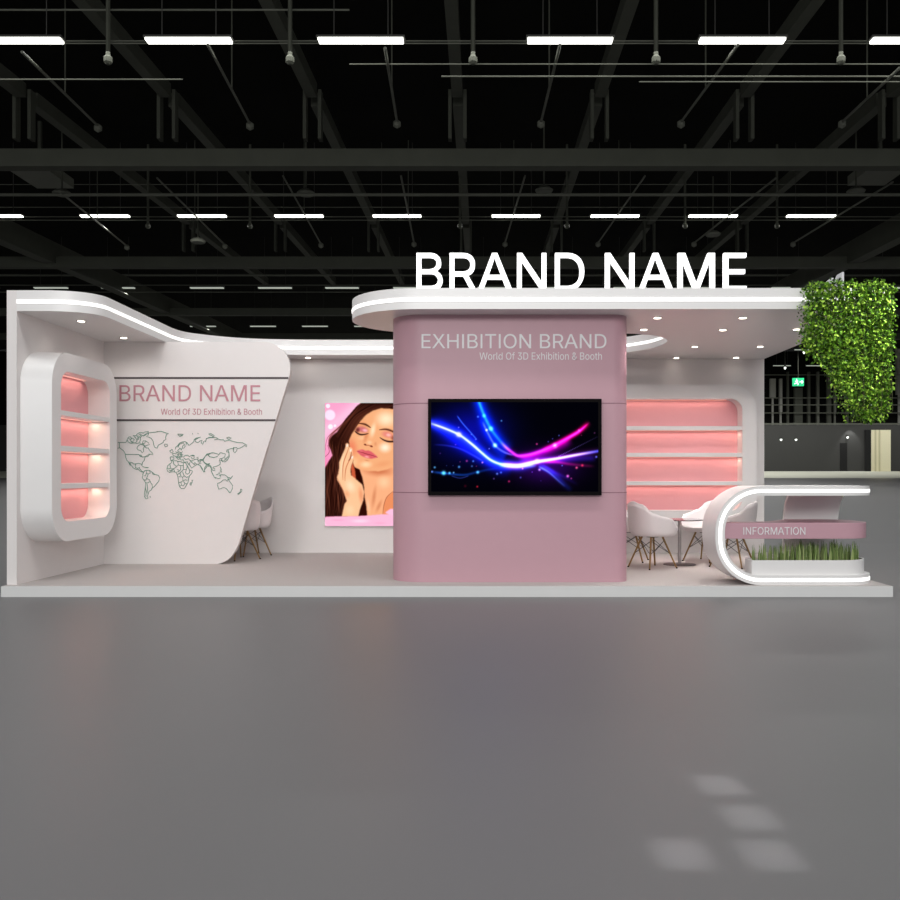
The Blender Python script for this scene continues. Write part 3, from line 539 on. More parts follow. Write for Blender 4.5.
dots(T6, [(160, 668, 1.9, (90, 210, 255), 1.3), (210, 668, 1.1, (90, 200, 255), 1), (245, 665, .8, (120, 200, 255), .9), (60, 657, 1, (120, 160, 255), .9), (83, 620, 1, (90, 180, 240), .9), (292, 616, 1.1, (90, 170, 240), .9), (358, 565, 1, (200, 60, 120), .8), (413, 567, .9, (90, 160, 230), .8), (402, 610, .9, (90, 140, 220), .7), (492, 578, .8, (255, 150, 200), .9), (452, 662, 1.4, (90, 190, 255), 1.1), (618, 675, 1, (120, 160, 230), .8), (651, 664, 1, (80, 120, 220), .8), (590, 717, .8, (120, 80, 180), .7), (720, 740, 1, (230, 40, 110), .8), (448, 785, .9, (220, 30, 50), .9), (600, 431, 1.9, (120, 220, 255), 1.5), (565, 288, 2, (90, 190, 255), 1.3), (505, 178, 1.6, (60, 170, 255), 1), (454, 186, .9, (90, 130, 240), .9), (655, 221, .8, (90, 170, 210), .8), (528, 300, 1.1, (230, 200, 255), 1), (290, 338, 2.4, (255, 220, 255), .9), (288, 278, .6, (140, 120, 255), .9), (550, 460, .6, (140, 140, 255), .9), (130, 500, .7, (90, 50, 110), .6), (300, 572, .6, (160, 60, 100), .6), (262, 425, .6, (150, 70, 140), .7), (397, 338, .6, (90, 100, 240), .8), (435, 380, .7, (100, 110, 250), .8), (345, 780, 1.2, (90, 5, 20), .6), (440, 610, .5, (200, 60, 100), .6), (185, 605, .5, (60, 80, 150), .6), (240, 605, .5, (60, 80, 150), .6)])
dots(T7, [(385, 432, 2, (255, 180, 255), 1), (232, 567, 2, (255, 220, 255), .9), (230, 420, .9, (220, 60, 140), .9), (420, 347, .7, (90, 100, 220), .8), (328, 400, .7, (90, 80, 220), .7), (365, 375, .6, (90, 80, 220), .7), (592, 303, 1, (255, 90, 180), .8), (725, 325, .7, (130, 60, 120), .7), (740, 530, 1, (110, 110, 255), 1), (571, 623, 1.1, (255, 90, 130), 1), (495, 695, 1.3, (255, 110, 220), 1), (525, 715, .8, (220, 60, 150), .7), (253, 640, 1.1, (200, 160, 255), 1), (91, 707, .9, (80, 80, 190), .8), (447, 605, .7, (80, 120, 230), .8), (108, 630, .8, (255, 120, 230), .8), (190, 660, .6, (120, 60, 220), .7), (620, 603, 1.2, (255, 60, 70), .7), (612, 345, .5, (200, 50, 120), .6), (265, 735, .5, (60, 40, 120), .7)])
rT = 1.028
tv = thing('wall_television', at(514.7, 495.2, rT), 'wide black-framed screen showing blue and magenta light trails on the tower', 'television')
ov = tuple(tv.location)
def P(px, py): q = at(px, py, rT); return (q[0], q[2])
o0, o1 = P(428, 495.3), P(601.6, 398.8); i0, i1 = P(TX0, TY1), P(TX1, TY0)
fr = M().prism([o0, (o1[0], o0[1]), o1, (o0[0], o1[1])], 9*rT-.004, 9*rT+.02, 'y', [[i0, (i1[0], i0[1]), i1, (i0[0], i1[1])]])
obj('bezel', fr, BLACK, tv, ov)
obj('casing', M().box(o0[0], o1[0], 9*rT+.006, YC, o0[1], o1[1]), BLACK, tv, ov)
grid_picture('screen', TX0, TX1, TY0, TY1, 9*rT+.003, rT, c.im, picmat('screen_picture', 1.0), tv, ov)

# ---------------------------------------------------------------- display cabinets
def area(x, y, z, rot, sx, sy, e, col, spread=180, name='lamp'):
    L = bpy.data.lights.new(name, 'AREA'); L.shape = 'RECTANGLE'; L.size = sx; L.size_y = sy; L.energy = e; L.color = col; L.spread = math.radians(spread)
    o = bpy.data.objects.new(name, L); C.objects.link(o); o.location = (x, y, z); o.rotation_euler = rot; return o
def cabinet(cx, cy, cz, rz, w, h, d, label, mg=.2, mw=.2, rin=.17, e=.72, flare=0):
    t = thing('display_cabinet', (cx, cy, cz), label, 'display shelf', None, rz)
    out = rrect(-w/2, w/2, 0, h, .36, 12); inn = rrect(-w/2+mw, w/2-mw, mg+.01, h-mg, rin, 12)
    hm_ = M().prism(out, 0, d, 'y', [inn]); no = len(out); nt_ = no+len(inn)
    if flare: hm_.v = [((v[0]*(1+2*flare/w), v[1], v[2]) if nt_ <= i < nt_+no else v) for i, v in enumerate(hm_.v)]
    obj('housing', hm_, WHITE, t, smooth=30)
    obj('back_panel', M().prism(rrect(-w/2+mw-.01, w/2-mw+.01, mg, h-mg+.01, rin, 12), d-.02, d-.004, 'y'), PINKP, t, smooth=30)
    rot = Matrix.Rotation(rz, 4, 'Z')
    zs = [h-mg]+[s-cz for s in (1.905, 1.53, 1.13)]
    for i, z in enumerate(zs):
        if i:
            sh = obj('shelf', M().box(-w/2+mw, w/2-mw, .012, d-.02, z-.055, z), WHITE, t, bevel=.003)
            zz = z-.055
        else: sh = t; zz = z
        hw = w/2-mw-(.17 if i == 0 else .02)
        obj('light_strip', M().box(-hw, hw, d-.07, d-.05, zz-.004, zz), LEDWARM, sh)
        p = rot @ Vector((0, d-.09, zz-.012))
        o = area(cx+p.x, cy+p.y, cz+p.z, (0, 0, rz), hw*2, .03, e*(hw*2), (1, .66, .54), name='shelf_lamp')
        p = rot @ Vector((w/2-mw-.06, d*.5, zz-.012))
        if i: area(cx+p.x, cy+p.y, cz+p.z, (0, 0, rz), .04, .04, .13, (1, .72, .5), name='shelf_spot')
    return t
cabinet(-4.42, 10.096, .513, math.pi/2, 1.65, 2.012, .28, 'white rounded cabinet with three lit shelves and rose back on the left side wall', flare=.09, e=1.0)
cabinet(2.26, 12.6, .513, 0, 3.2, 1.975, .27, 'wide white rounded cabinet with three lit shelves behind the chairs')

# ---------------------------------------------------------------- counter
oc = (3.2, 9.5, Z0)
ct = thing('reception_counter', oc, 'white looped reception counter with glowing edge and a pink desk band', 'counter')
YF = 9.07
zt_, zb_, th = 1.108, Z0, .097
def cpath(off):      # the C outline, off inside the outer edge, from the top run round the left to the bottom run
    r = .46-off; x = 2.362+.46
    return [(2.90, zt_-off)]+arc(x, zt_-.46, r, 90, 180, 14)+arc(x, zb_+.46, r, 180, 270, 14)+[(2.90, zb_+off)]
C1, C2 = cpath(0), cpath(th)
obj('loop', M().prism(C1+C2[::-1], YF, 9.61, 'y'), WHITE, ct, oc, smooth=30)
right = arc(3.68, 9.43, .36, -90, 0, 12)+spline([(4.04, 9.45), (4.02, 9.68), (3.92, 9.86), (3.72, 9.96), (3.5, 9.99), (3.28, 9.96), (3.12, 9.84), (3.02, 9.70), (2.90, 9.61)], 4)
plan = [(2.90, YF)]+right
obj('top_slab', M().prism(plan, zt_-th, zt_), WHITE, ct, oc, smooth=30)
obj('base_slab', M().prism(plan, zb_, zb_+th), WHITE, ct, oc, smooth=30)
s1, s2 = cpath(.033), cpath(.066)
obj('light_strip', M().prism(s1+s2[::-1], YF-.004, YF+.004, 'y'), LED, ct, oc)
rp = [(2.90, YF)]+right[:20]
for zc in (zt_-.050, zb_+.050):
    obj('light_strip', M().ribbon(rp, zc-.0165, zc+.0165, .004), LED, ct, oc, smooth=30)
sp = arc(3.69, 9.41, .31, -90, 0, 10)+spline([(4.0, 9.45), (3.98, 9.68), (3.85, 9.84), (3.66, 9.91), (3.45, 9.93), (3.3, 9.84), (3.15, 9.62), (2.98, 9.42), (2.8, 9.36)], 4)
obj('desk_band', M().prism([(2.455, 9.10)]+sp+[(2.455, 9.34)], .575, .735), PINK, ct, oc, smooth=30, bevel=.003)
prof = [(9.95, zb_+th), (9.96, .6), (9.94, .78), (9.88, .92), (9.78, zt_-th)]
prof2 = [(y-.05, z) for y, z in prof]
obj('rear_leg', M().prism(spline(prof, 4)+spline(prof2, 4)[::-1], 3.335, 3.93, 'x'), WHITE, ct, oc, smooth=30)
a = at(743.3, 534.6, 1.011); b = at(805.2, 527.2, 1.011)
obj('lettering', merge(lettering('INFORMATION', a[0], b[0], a[2], b[2], lambda u, v, q: (u, 9.098-.005*q, v))), TXTGREY, ct, oc)
# planter
zp = zb_+th
pp = [(2.745, 9.125)]+arc(3.67, 9.45, .325, -90, 0, 10)+spline([(3.995, 9.46), (3.97, 9.66), (3.83, 9.80), (3.66, 9.86), (3.45, 9.80), (3.2, 9.58), (3.0, 9.42), (2.745, 9.36)], 4)
cx_, cy_ = 3.4, 9.42
pin = [(2.765, 9.145)]+arc(3.67, 9.45, .305, -90, 0, 10)+spline([(3.975, 9.46), (3.95, 9.65), (3.82, 9.78), (3.66, 9.84), (3.46, 9.78), (3.21, 9.56), (3.0, 9.40), (2.765, 9.34)], 4)
op = (3.35, 9.4, zp)
pl = thing('planter', op, 'low white curved planter box of grass inside the counter loop', 'planter')
obj('trough', M().prism(pp, zp, .355, 'z', [pin]), WHITE, pl, op, smooth=30)
obj('soil', M().prism(pin, zp+.01, .325), SOIL, pl, op)
protos = []
for k in range(4):
    m = M(); tone = []
    for b_ in range(12):
        a_ = random.uniform(0, 6.28); rr = random.uniform(0, .030); hx, hy = rr*math.cos(a_), rr*math.sin(a_)
        H = random.uniform(.10, .215); w = random.uniform(.0045, .0075); ln = random.uniform(0, .026); la = random.uniform(0, 6.28)
        tw = random.uniform(0, 3.14); n0 = len(m.v); V = []
        for j in range(5):
            q = j/4; ww = w*(1-q**1.8)+.0008; cx = hx+ln*q*q*math.cos(la); cy = hy+ln*q*q*math.sin(la)
            for s_, dd in ((-1, 0), (0, .35), (1, 0), (0, -.15)):
                V.append((cx+ww*s_*math.cos(tw)-ww*dd*math.sin(tw), cy+ww*s_*math.sin(tw)+ww*dd*math.cos(tw), H*q))
        Fc = [(0, 1, 2, 3), (19, 18, 17, 16)]
        for j in range(4):
            for q in range(4): Fc.append((j*4+q, j*4+(q+1) % 4, (j+1)*4+(q+1) % 4, (j+1)*4+q))
        m.add(V, Fc); base = random.uniform(.25, .95)
        for j in range(5): tone += [max(0, min(1, base-.05*j+(.25 if s == 1 else 0)-(.3 if j == 4 else 0))) for s in range(4)]
    m.tone = tone
    o = obj('grass_tuft', m, BLADE, None, (0, 0, 0)); protos.append(o)
spots_ = []
x = 2.80
while x < 3.93:
    if x < 3.85: spots_.append((x, 9.20+random.uniform(0, .06)))
    if x > 2.9 and x < 3.9: spots_.append((x+.02, 9.31+random.uniform(-.02, .03)))
    x += .056
for x, y in ((3.3, 9.5), (3.42, 9.58), (3.5, 9.5), (3.56, 9.66), (3.62, 9.55), (3.68, 9.72), (3.72, 9.6), (3.78, 9.68), (3.8, 9.5), (3.84, 9.6), (3.6, 9.76), (3.45, 9.7), (3.52, 9.42), (3.7, 9.44), (3.86, 9.42), (3.74, 9.52)): spots_.append((x, y))
for i, (x, y) in enumerate(spots_):
    o = protos[i] if i < 4 else protos[i % 4].copy()
    if i >= 4: C.objects.link(o)
    s_ = random.uniform(.82, 1.08)
    if y > 9.4 and x > 3.45: s_ *= 1.04
    o.location = (x, y, .325); o.rotation_euler.z = random.uniform(0, 6.28); o.scale = (s_, s_, s_)
    tag(o, 'tuft of spiky green grass growing in the white planter', 'grass', 'grass tufts in the planter')

# ---------------------------------------------------------------- chairs and table
def shell():
    n, k = 48, 14; m = M(); V = []
    def rim(a):     # a degrees from the front
        K = [(0, .435), (35, .445), (62, .50), (85, .60), (105, .625), (125, .66), (150, .765), (180, .80)]
        a = abs(a)
        for (a0, h0), (a1, h1) in zip(K, K[1:]):
            if a <= a1: q = (a-a0)/(a1-a0); q = q*q*(3-2*q); return h0+(h1-h0)*q
        return K[-1][1]
    def rad(a):
        K = [(0, .235), (40, .275), (70, .30), (95, .305), (130, .29), (180, .275)]
        a = abs(a)
        for (a0, h0), (a1, h1) in zip(K, K[1:]):
            if a <= a1: return h0+(h1-h0)*(a-a0)/(a1-a0)
        return K[-1][1]
    for j in range(k+1):
        s_ = j/k
        for i in range(n):
            a = -180+360*i/n; R = rad(a); zr = rim(a)
            q = min(1, s_*1.0); up = max(0, (q-.45)/.55); rr = R*(math.sin(min(1, q/.62)*math.pi/2)*.93+.07*up)
            z = .385+(zr-.385)*up**1.25
            lean = .03*up*math.cos(math.radians(a))*-1
            V.append((rr*math.sin(math.radians(a)), -rr*math.cos(math.radians(a))-lean*-1, z))
    Fc = []
    for j in range(k):
        for i in range(n): Fc.append((j*n+i, j*n+(i+1) % n, (j+1)*n+(i+1) % n, (j+1)*n+i))
    return m.add(V, Fc)
def make_chair():      # faces -Y
    t = thing('shell_armchair', (0, 0, 0), '', 'chair', 'white shell armchairs of the booth')
    import bmesh
    o = obj('shell', shell(), SHELL, t, smooth=60)
    b = bmesh.new(); b.from_mesh(o.data); bmesh.ops.remove_doubles(b, verts=b.verts, dist=.0008); b.to_mesh(o.data); b.free()
    sd = o.modifiers.new('thick', 'SOLIDIFY'); sd.thickness = .011; sd.offset = -1
    for sx in (-1, 1):
        for sy in (-1, 1):
            lg = obj('leg', M().tube([(sx*.085, sy*.085+.01, .375), (sx*.20, sy*.20+.01, .012)], .013, 10, .0095), WOOD, t, smooth=60)
            obj('foot_cap', M().lathe([(.010, 0), (.0105, .014)], (sx*.203, sy*.203+.01, 0), 10), BLACK, lg)
    w = M()
    c_ = lambda sx, sy, z: (sx*(.085+.115*(.375-z)/.363), sy*(.085+.115*(.375-z)/.363)+.01, z)
    for (p, q) in (((-1, -1), (1, -1)), ((1, -1), (1, 1)), ((1, 1), (-1, 1)), ((-1, 1), (-1, -1))):
        w.tube([c_(*p, .33), c_(*q, .17)], .0036, 6); w.tube([c_(*q, .33), c_(*p, .17)], .0036, 6)
    obj('wire_brace', w, WIRE, t)
    obj('mount', M().box(-.05, .05, -.04, .06, .366, .374), WIRE, t)
    return t
ch = make_chair()
# (x, y, facing degrees: 0 = -Y, 90 = +X)
seats = [(2.06, 10.78, 118, 'white shell armchair nearest the pink tower, its back to the viewer'),
         (1.93, 11.62, 70, 'white shell armchair mostly hidden behind the right side of the pink tower'),
         (2.88, 11.58, -48, 'brightly lit white shell armchair behind the glass table, left of the counter loop'),
         (3.04, 10.92, -128, 'white shell armchair seen through the counter loop above the pink band'),
         (-3.21, 11.86, -128, 'white shell armchair half hidden behind the slanted edge of the map wall'),
         (-3.19, 12.46, -52, 'white shell armchair against the rear wall, right of its partner')]
for i, (x, y, a, lb) in enumerate(seats):
    o = ch if i == 0 else dup(ch)
    o.location = (x, y, Z0); o.rotation_euler.z = math.radians(a); o['label'] = lb
tb = thing('round_glass_table', (2.46, 11.15, Z0), 'round glass table on a steel post between the white chairs', 'table')
GL = bpy.data.materials.new('table_glass'); GL.use_nodes = True; b = GL.node_tree.nodes['Principled BSDF']
b.inputs['Transmission Weight'].default_value = 1; b.inputs['Roughness'].default_value = .03; b.inputs['Base Color'].default_value = (.93, .86, .87, 1); b.inputs['IOR'].default_value = 1.2
obj('glass_top', M().lathe([(.30, .552), (.303, .556), (.30, .562)], n=48), GL, tb, smooth=40)
obj('post', M().lathe([(.021, .014), (.021, .53), (.034, .545), (.034, .551)], n=20), STEEL, tb, smooth=40)
obj('base', M().lathe([(.20, 0), (.20, .006), (.19, .011), (.03, .014)], n=40), BASEM, tb, smooth=40)

# ---------------------------------------------------------------- ivy
bound = [(804, 290), (806, 284), (822, 282.5), (838, 281.5), (845, 280.5), (853, 281.5), (868, 283), (880, 281), (890, 285.5), (893.5, 292), (894, 330), (893, 360), (892, 400), (890, 414), (882, 420), (868, 420), (858, 416),
         (853, 405), (849, 396), (840, 388), (834, 378), (826, 368), (818, 358), (808, 351), (802, 346), (804, 330), (806, 310)]
def inb(x, y): return inside((x, y), bound)
iv = thing('hanging_ivy', (4.05, 9.15, 2.6), 'thick bright green ivy hanging over the right front corner of the canopy', 'ivy')
m = M(); tone = []
rnd = random.Random(11)
def leaf(p, s):
    a = Vector((rnd.gauss(0, .7), rnd.gauss(-.6, .6), rnd.gauss(-.5, .7))).normalized()
    b_ = a.cross(Vector((rnd.gauss(0, 1), rnd.gauss(0, 1), rnd.gauss(0, 1)))).normalized(); n_ = a.cross(b_)
    P_ = Vector(p); w = s*.42
    V = [P_, P_+a*s*.35+b_*w+n_*s*.12, P_+a*s*.8+b_*w*.6+n_*s*.05, P_+a*s*1.15, P_+a*s*.8-b_*w*.6+n_*s*.05, P_+a*s*.35-b_*w+n_*s*.12, P_+a*s*.5]
    m.add(V, [(0, 1, 6), (1, 2, 6), (2, 3, 6), (3, 4, 6), (4, 5, 6), (5, 0, 6)])
    tone.extend([max(0, min(1, rnd.gauss(.42, .34)))]*7)
cnt = 0
while cnt < 11500:
    px = rnd.uniform(798, 896); py = rnd.uniform(279, 422)
    jx, jy = rnd.gauss(0, 1.5), rnd.gauss(0, 1.5)
    if not inb(px, py): continue
    front = rnd.random() < .68
    low = max(0, (py-300)/120)
    y0, y1 = 8.80+.10*low, 9.42-.18*low
    if front: y = y0+abs(rnd.gauss(0, .07))
    else: y = rnd.uniform(y0, y1)
    q = at(px+jx, py+jy, .985); x, z = q[0], q[2]
    # the foliage is a solid body: keep its size constant through its depth, keep it out of the canopy slab
    if ZS-.02 < z < ZT+.02 and y > 8.985 and x < XR+.01: continue
    if y > 8.99 and x < 3.55: continue
    leaf((x, y, z), rnd.uniform(.022, .038)); cnt += 1
for i in range(70):
    q = at(rnd.uniform(800, 808), rnd.uniform(300, 345), .985); leaf((q[0], rnd.uniform(8.85, 9.0), q[2]), .022)
m.tone = tone
obj('foliage', m, IVY, iv, (4.05, 9.15, 2.6), fix=False)
m = M(); rs = random.Random(5)
for i in range(60):
    px = rs.uniform(810, 890); p0 = at(px, rs.uniform(286, 300), 1); L = 0
    py1 = 300
    while inb(px, py1+6) and py1 < 412: py1 += 4
    p1 = at(px+rs.uniform(-2, 2), py1, 1); y = rs.uniform(8.87, 8.97) if p0[0] < XR else rs.uniform(8.9, 9.2)
    m.tube([(p0[0], y, p0[2]), ((p0[0]+p1[0])/2+rs.uniform(-.03, .03), y+.01, (p0[2]+p1[2])/2), (p1[0], y, p1[2])], .006, 5, .003)
obj('vine_stems', m, mat('vine_stem', (60, 66, 30), .8), iv, (4.05, 9.15, 2.6), fix=False)
# ================================================================ THE HALL
def fz(y): return 0 if y < 16 else (.913*(y-16)/76 if y < 92 else .913+(1.66-.913)*(y-92)/13)
m = M()
ys = [-14, 16, 92]
V = []
for y in ys: V += [(-150, y, fz(y)), (150, y, fz(y))]
m.add(V, [(0, 1, 3, 2), (2, 3, 5, 4)])
tag(obj('floor', m, FLOORM), kind='structure')
V = [(-150, 92, fz(92)), (150, 92, fz(92)), (150, 105, fz(105)), (-150, 105, fz(105))]
V2 = [(-150, 105, fz(105)), (150, 105, fz(105)), (150, 112, fz(105)), (-150, 112, fz(105))]
tag(obj('trim_1', M().add(V, [(0, 1, 2, 3)]).add(V2, [(0, 1, 2, 3)]), APRON), 'pale concrete apron along the foot of the far hall wall', kind='structure')
def rz(y): return 1.22+9.69+.029*(y-20)
m = M(); y0, y1 = 14, 112
V = [(-150, y0, rz(y0)+2.9), (150, y0, rz(y0)+2.9), (150, y1, rz(y1)+2.9), (-150, y1, rz(y1)+2.9)]
V += [(x, y, z+.3) for x, y, z in V]
m.add(V, [(0, 1, 2, 3), (4, 5, 6, 7), (0, 1, 5, 4), (1, 2, 6, 5), (2, 3, 7, 6), (3, 0, 4, 7)])
tag(obj('ceiling', m, ROOF), kind='structure')
YW = 105
def w(px, py, y=YW): return ((px-VX)*y/900, EYE+(VY-py)*y/900)
zt = w(0, 425)[1]
tag(obj('wall_back', M().box(-150, 150, YW, YW+.6, 1.6, zt), HWALL), kind='structure')
tag(obj('wall_upper', M().box(-150, 150, YW+4, YW+4.5, zt-.5, 16.2), ROOF), kind='structure')
for s_, nm in ((-1, 'wall_left'), (1, 'wall_right')):
    tag(obj(nm, M().box(min(s_*150, s_*150.5), max(s_*150, s_*150.5), 14, 112, -.2, 13.6), HWALL), kind='structure')
def panel(name, px0, px1, py0, py1, y, d, m_, **k):
    a = w(px0, py1, y); b = w(px1, py0, y)
    return tag(obj(name, M().box(a[0], b[0], y-d, y, a[1], b[1]), m_, None, ((a[0]+b[0])/2, y, a[1])), **k)
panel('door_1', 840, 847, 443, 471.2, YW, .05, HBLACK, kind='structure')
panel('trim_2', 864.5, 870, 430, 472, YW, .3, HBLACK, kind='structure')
a = w(870, 473); b = w(890, 430)
d = thing('door_2', ((a[0]+b[0])/2, YW, a[1]), None, None); d['kind'] = 'structure'; od = tuple(d.location)
a = w(870, 471.6); 
obj('leaf', M().box(a[0], b[0], YW-.2, YW, a[1], b[1]), CREAM, d, od)
for px in (874.5, 878.5): q = w(px, 0)[0]; obj('door_rib', M().box(q-.08, q+.1, YW-.26, YW-.2, a[1], b[1]), CREAM2, d, od)
# gallery rails and posts in front of the upper wall
g = 'gallery rails above the far hall wall'
for i, (py, t_) in enumerate(((424, 1.6), (413, 1.0), (405, .8), (398, .7), (375, .7))):
    panel('gallery_rail', 700, 1000, py-t_/2, py+t_/2, YW+1+i*.4, .2, PIPE if i != 1 else BEAM, label='dark horizontal gallery rail high on the far wall right of the booth', cat='rail', group=g)
CONC = mat('gallery_column_paint', (150, 150, 142), .8, noise=.2, nscale=.6)
for px, w_, m_, y0_, y1_ in ((772, 5.5, CONC, 379, 398), (780, 2.6, CONC, 379, 412), (787, 2, BEAM, 372, 424), (797.5, 8, BEAM, 388, 424), (808, 2.4, BEAM, 372, 424), (817, 2.2, PIPE, 372, 424), (828, 4, BEAM, 375, 424), (834, 2, PIPE, 375, 412), (846, 2.5, BEAM, 380, 424), (898, 5, CONC, 345, 395)):
    a = w(px-w_/2, y1_, YW+3.2); b = w(px+w_/2, y0_, YW+3.2); zg = fz(105)
    t_ = M().box(a[0], b[0], YW+2.8, YW+3.2, a[1], b[1]).box((a[0]+b[0])/2-.1, (a[0]+b[0])/2+.1, YW+2.9, YW+3.1, zg, a[1])
    tag(obj('gallery_post', t_, m_, None, (a[0], YW+3, zg)), label='dim vertical gallery post high on the far wall right of the booth', cat='post', group='gallery posts on the far wall')
# exit sign
a = w(793, 386, 84); b = w(804, 378, 84)
ex = thing('exit_sign', ((a[0]+b[0])/2, 84, a[1]), 'green lit running-man exit sign hanging at the back of the hall', 'exit sign'); oe = tuple(ex.location)
obj('sign_box', M().box(a[0], b[0], 84, 84.2, a[1], b[1]), EXITG, ex, oe)
k = M(); W_, H_ = b[0]-a[0], b[1]-a[1]; X0, Zz = a[0], a[1]
k.lathe([(.01, .0), (.06, .03), (.06, .09), (.01, .12)], (X0+W_*.32, 83.97, Zz+H_*.74), 10)
for p in (((.30, .7), (.36, .42)), ((.36, .44), (.46, .3)), ((.46, .3), (.44, .12)), ((.35, .44), (.24, .3)), ((.24, .3), (.12, .26)), ((.31, .66), (.44, .6)), ((.31, .66), (.2, .55)), ((.56, .5), (.9, .5)), ((.9, .5), (.78, .7)), ((.9, .5), (.78, .3))):
    k.tube([(X0+W_*q[0], 83.97, Zz+H_*q[1]) for q in p], .05, 6)
obj('pictogram', k, EXITW, ex, oe)
obj('hanger', M().box(-.02+oe[0], .02+oe[0], 84.08, 84.12, b[1], rz(84)+2.9), BEAM, ex, oe)
# small wall lamps
for i, (px, py, lb) in enumerate(((781, 439, 'small round lamp on the far wall, left one of the pair'), (796, 439, 'small round lamp on the far wall, right one of the pair'), (847.5, 436.7, 'small lamp on the far wall above the dark doorway'), (804, 351.5, 'small bright spot lamp hanging above the exit sign'), (785, 367, 'small spot lamp hanging left of the exit sign'))):
    y = YW-.1 if i < 3 else 80; q = w(px, py, y)
    t = thing('wall_lamp' if i < 3 else 'hanging_spot', (q[0], y, q[1]), lb, 'lamp')
    s_ = .13 if i < 3 else .1
    if i >= 3: obj('hanger', M().tube([(0, 0, .1), (0, 0, rz(y)+2.9-q[1])], .02, 6), BEAM, t)
    obj('housing', M().lathe([(s_*.6, -.02), (s_, .1), (s_*1.1, .2)], (0, 0, 0), 12), FIXT, t)
    obj('bulb', M().lathe([(s_*.3, -.22), (s_, -.12), (s_, -.02), (s_*.6, .0)], (0, -.02, 0), 12), mat('bulb_glow', (255, 255, 250), .3, emit=(240, 250, 240), es=1.6), t)
q = w(854, 422, YW-1.2)
t = thing('wall_floodlight', (q[0], YW-1.2, q[1]), 'small floodlight casting a cone down the far wall beside the cream door', 'lamp')
obj('housing', M().box(-.2, .2, 0, .25, 0, .15), FIXT, t)
obj('bracket', M().box(-.05, .05, .25, 1.2, .02, .1), FIXT, t)
L = bpy.data.lights.new('flood_beam', 'SPOT'); L.energy = 260; L.spot_size = math.radians(75); L.spot_blend = .6
o = bpy.data.objects.new('flood_beam', L); C.objects.link(o); o.location = (q[0], YW-.9, q[1]-.1); o.rotation_euler = (math.radians(14), 0, 0)
# rows of ceiling lamps
def fixture(big):
    t = thing('linear_ceiling_lamp', (0, 0, 0), 'x', 'ceiling lamp')
    obj('housing', M().box(-.98, .98, -.12, .12, .0, .05), FIXT, t)
    obj('tube', M().box(-.94, .94, -.11, .11, -.05, .0), TUBE if big else TUBEDIM, t)
    obj('suspension', M().tube([(-.6, 0, .07), (-.6, 0, 2.9)], .012, 5).tube([(.6, 0, .07), (.6, 0, 2.9)], .012, 5), FIXT, t)
    return t
FA, FB = fixture(True), fixture(False); used = {True: False, False: False}
rows = {20.0: ([19.5, 189, 361, 570, 742, 914], 39.5), 35.28: ([6-8, 105, 202, 299, 397, 516, 615, 713, 811], 215.5), 51.0: ([-18, 51, 118, 207, 275, 342, 410, 494, 562, 630, 697, 788, 893], 287.5),
        66.6: ([203, 263, 315, 367], 326), 82.2: ([805, 848], 349.5), 98: ([782, 815, 850], 365.5)}
names = {20.0: 'nearest', 35.28: 'second', 51.0: 'third', 66.6: 'fourth', 82.2: 'fifth', 98: 'farthest'}
for y, (xs, py) in rows.items():
    for i, px in enumerate(xs):
        big = y < 40; src = FA if big else FB
        o = src if not used[big] else dup(src); used[big] = True
        X, Z = w(px, py, y); o.location = (X, y, Z); o['group'] = 'ceiling lamps of the %s row' % names[y]
        s_ = rz(y)+2.9-Z
        o['label'] = 'white tube lamp in the %s row under the hall roof' % names[y]
        if y == 20.0: o['label'] = ['bright tube lamp cut by the left edge, nearest row', 'large bright tube lamp above the map wall side, nearest row', 'large bright tube lamp left of the image centre, nearest row', 'large bright tube lamp above the BRAND letters, nearest row', 'large bright tube lamp above the NAME letters, nearest row', 'bright tube lamp cut by the right edge, nearest row'][i]; del o['group']
# real lamp output
for y, e in ((20, 330), (4.5, 330), (-10, 420)):
    for x in (-8.5, 0, 8.5):
        pass
def member(name, y0, y1, x0, x1, z0, z1, m_, label, cat, group=None):
    # follows the gentle rise of the roof from y0 to y1
    dz = .029*(y1-y0)
    v = [(x0, y0, z0), (x1, y0, z0), (x1, y0, z1), (x0, y0, z1), (x0, y1, z0+dz), (x1, y1, z0+dz), (x1, y1, z1+dz), (x0, y1, z1+dz)]
    return tag(obj(name, M().add(v, [(0, 1, 2, 3), (7, 6, 5, 4), (0, 4, 5, 1), (1, 5, 6, 2), (2, 6, 7, 3), (3, 7, 4, 0)]), m_, None, ((x0+x1)/2, y0, z0)), label, cat, group)
for y, py0, py1, lb in ((27.5, 148.5, 166, 'nearest deep steel beam crossing the whole hall ceiling'), (43, 256.5, 267, 'second deep steel beam crossing the hall ceiling'), (58.7, 308, 315, 'third deep steel beam crossing the hall ceiling'), (74.3, 333, 339, 'fourth steel beam crossing the hall ceiling above the booth roof')):
    a = w(0, py1, y); b = w(0, py0, y)
    member('cross_beam', y, y+.5, -60, 60, a[1], b[1], BEAM, lb, 'beam')
for X, h, ww, lb in ((-20.6, 10.0, .9, 'heavy long steel beam running away on the left of the ceiling'), (17.8, 10.0, .9, 'heavy long steel beam running away on the right of the ceiling')):
    member('main_beam', 16, 100, X-.3, X+.3, rz(16)-.25, rz(16)+.75, BEAM, lb, 'beam')
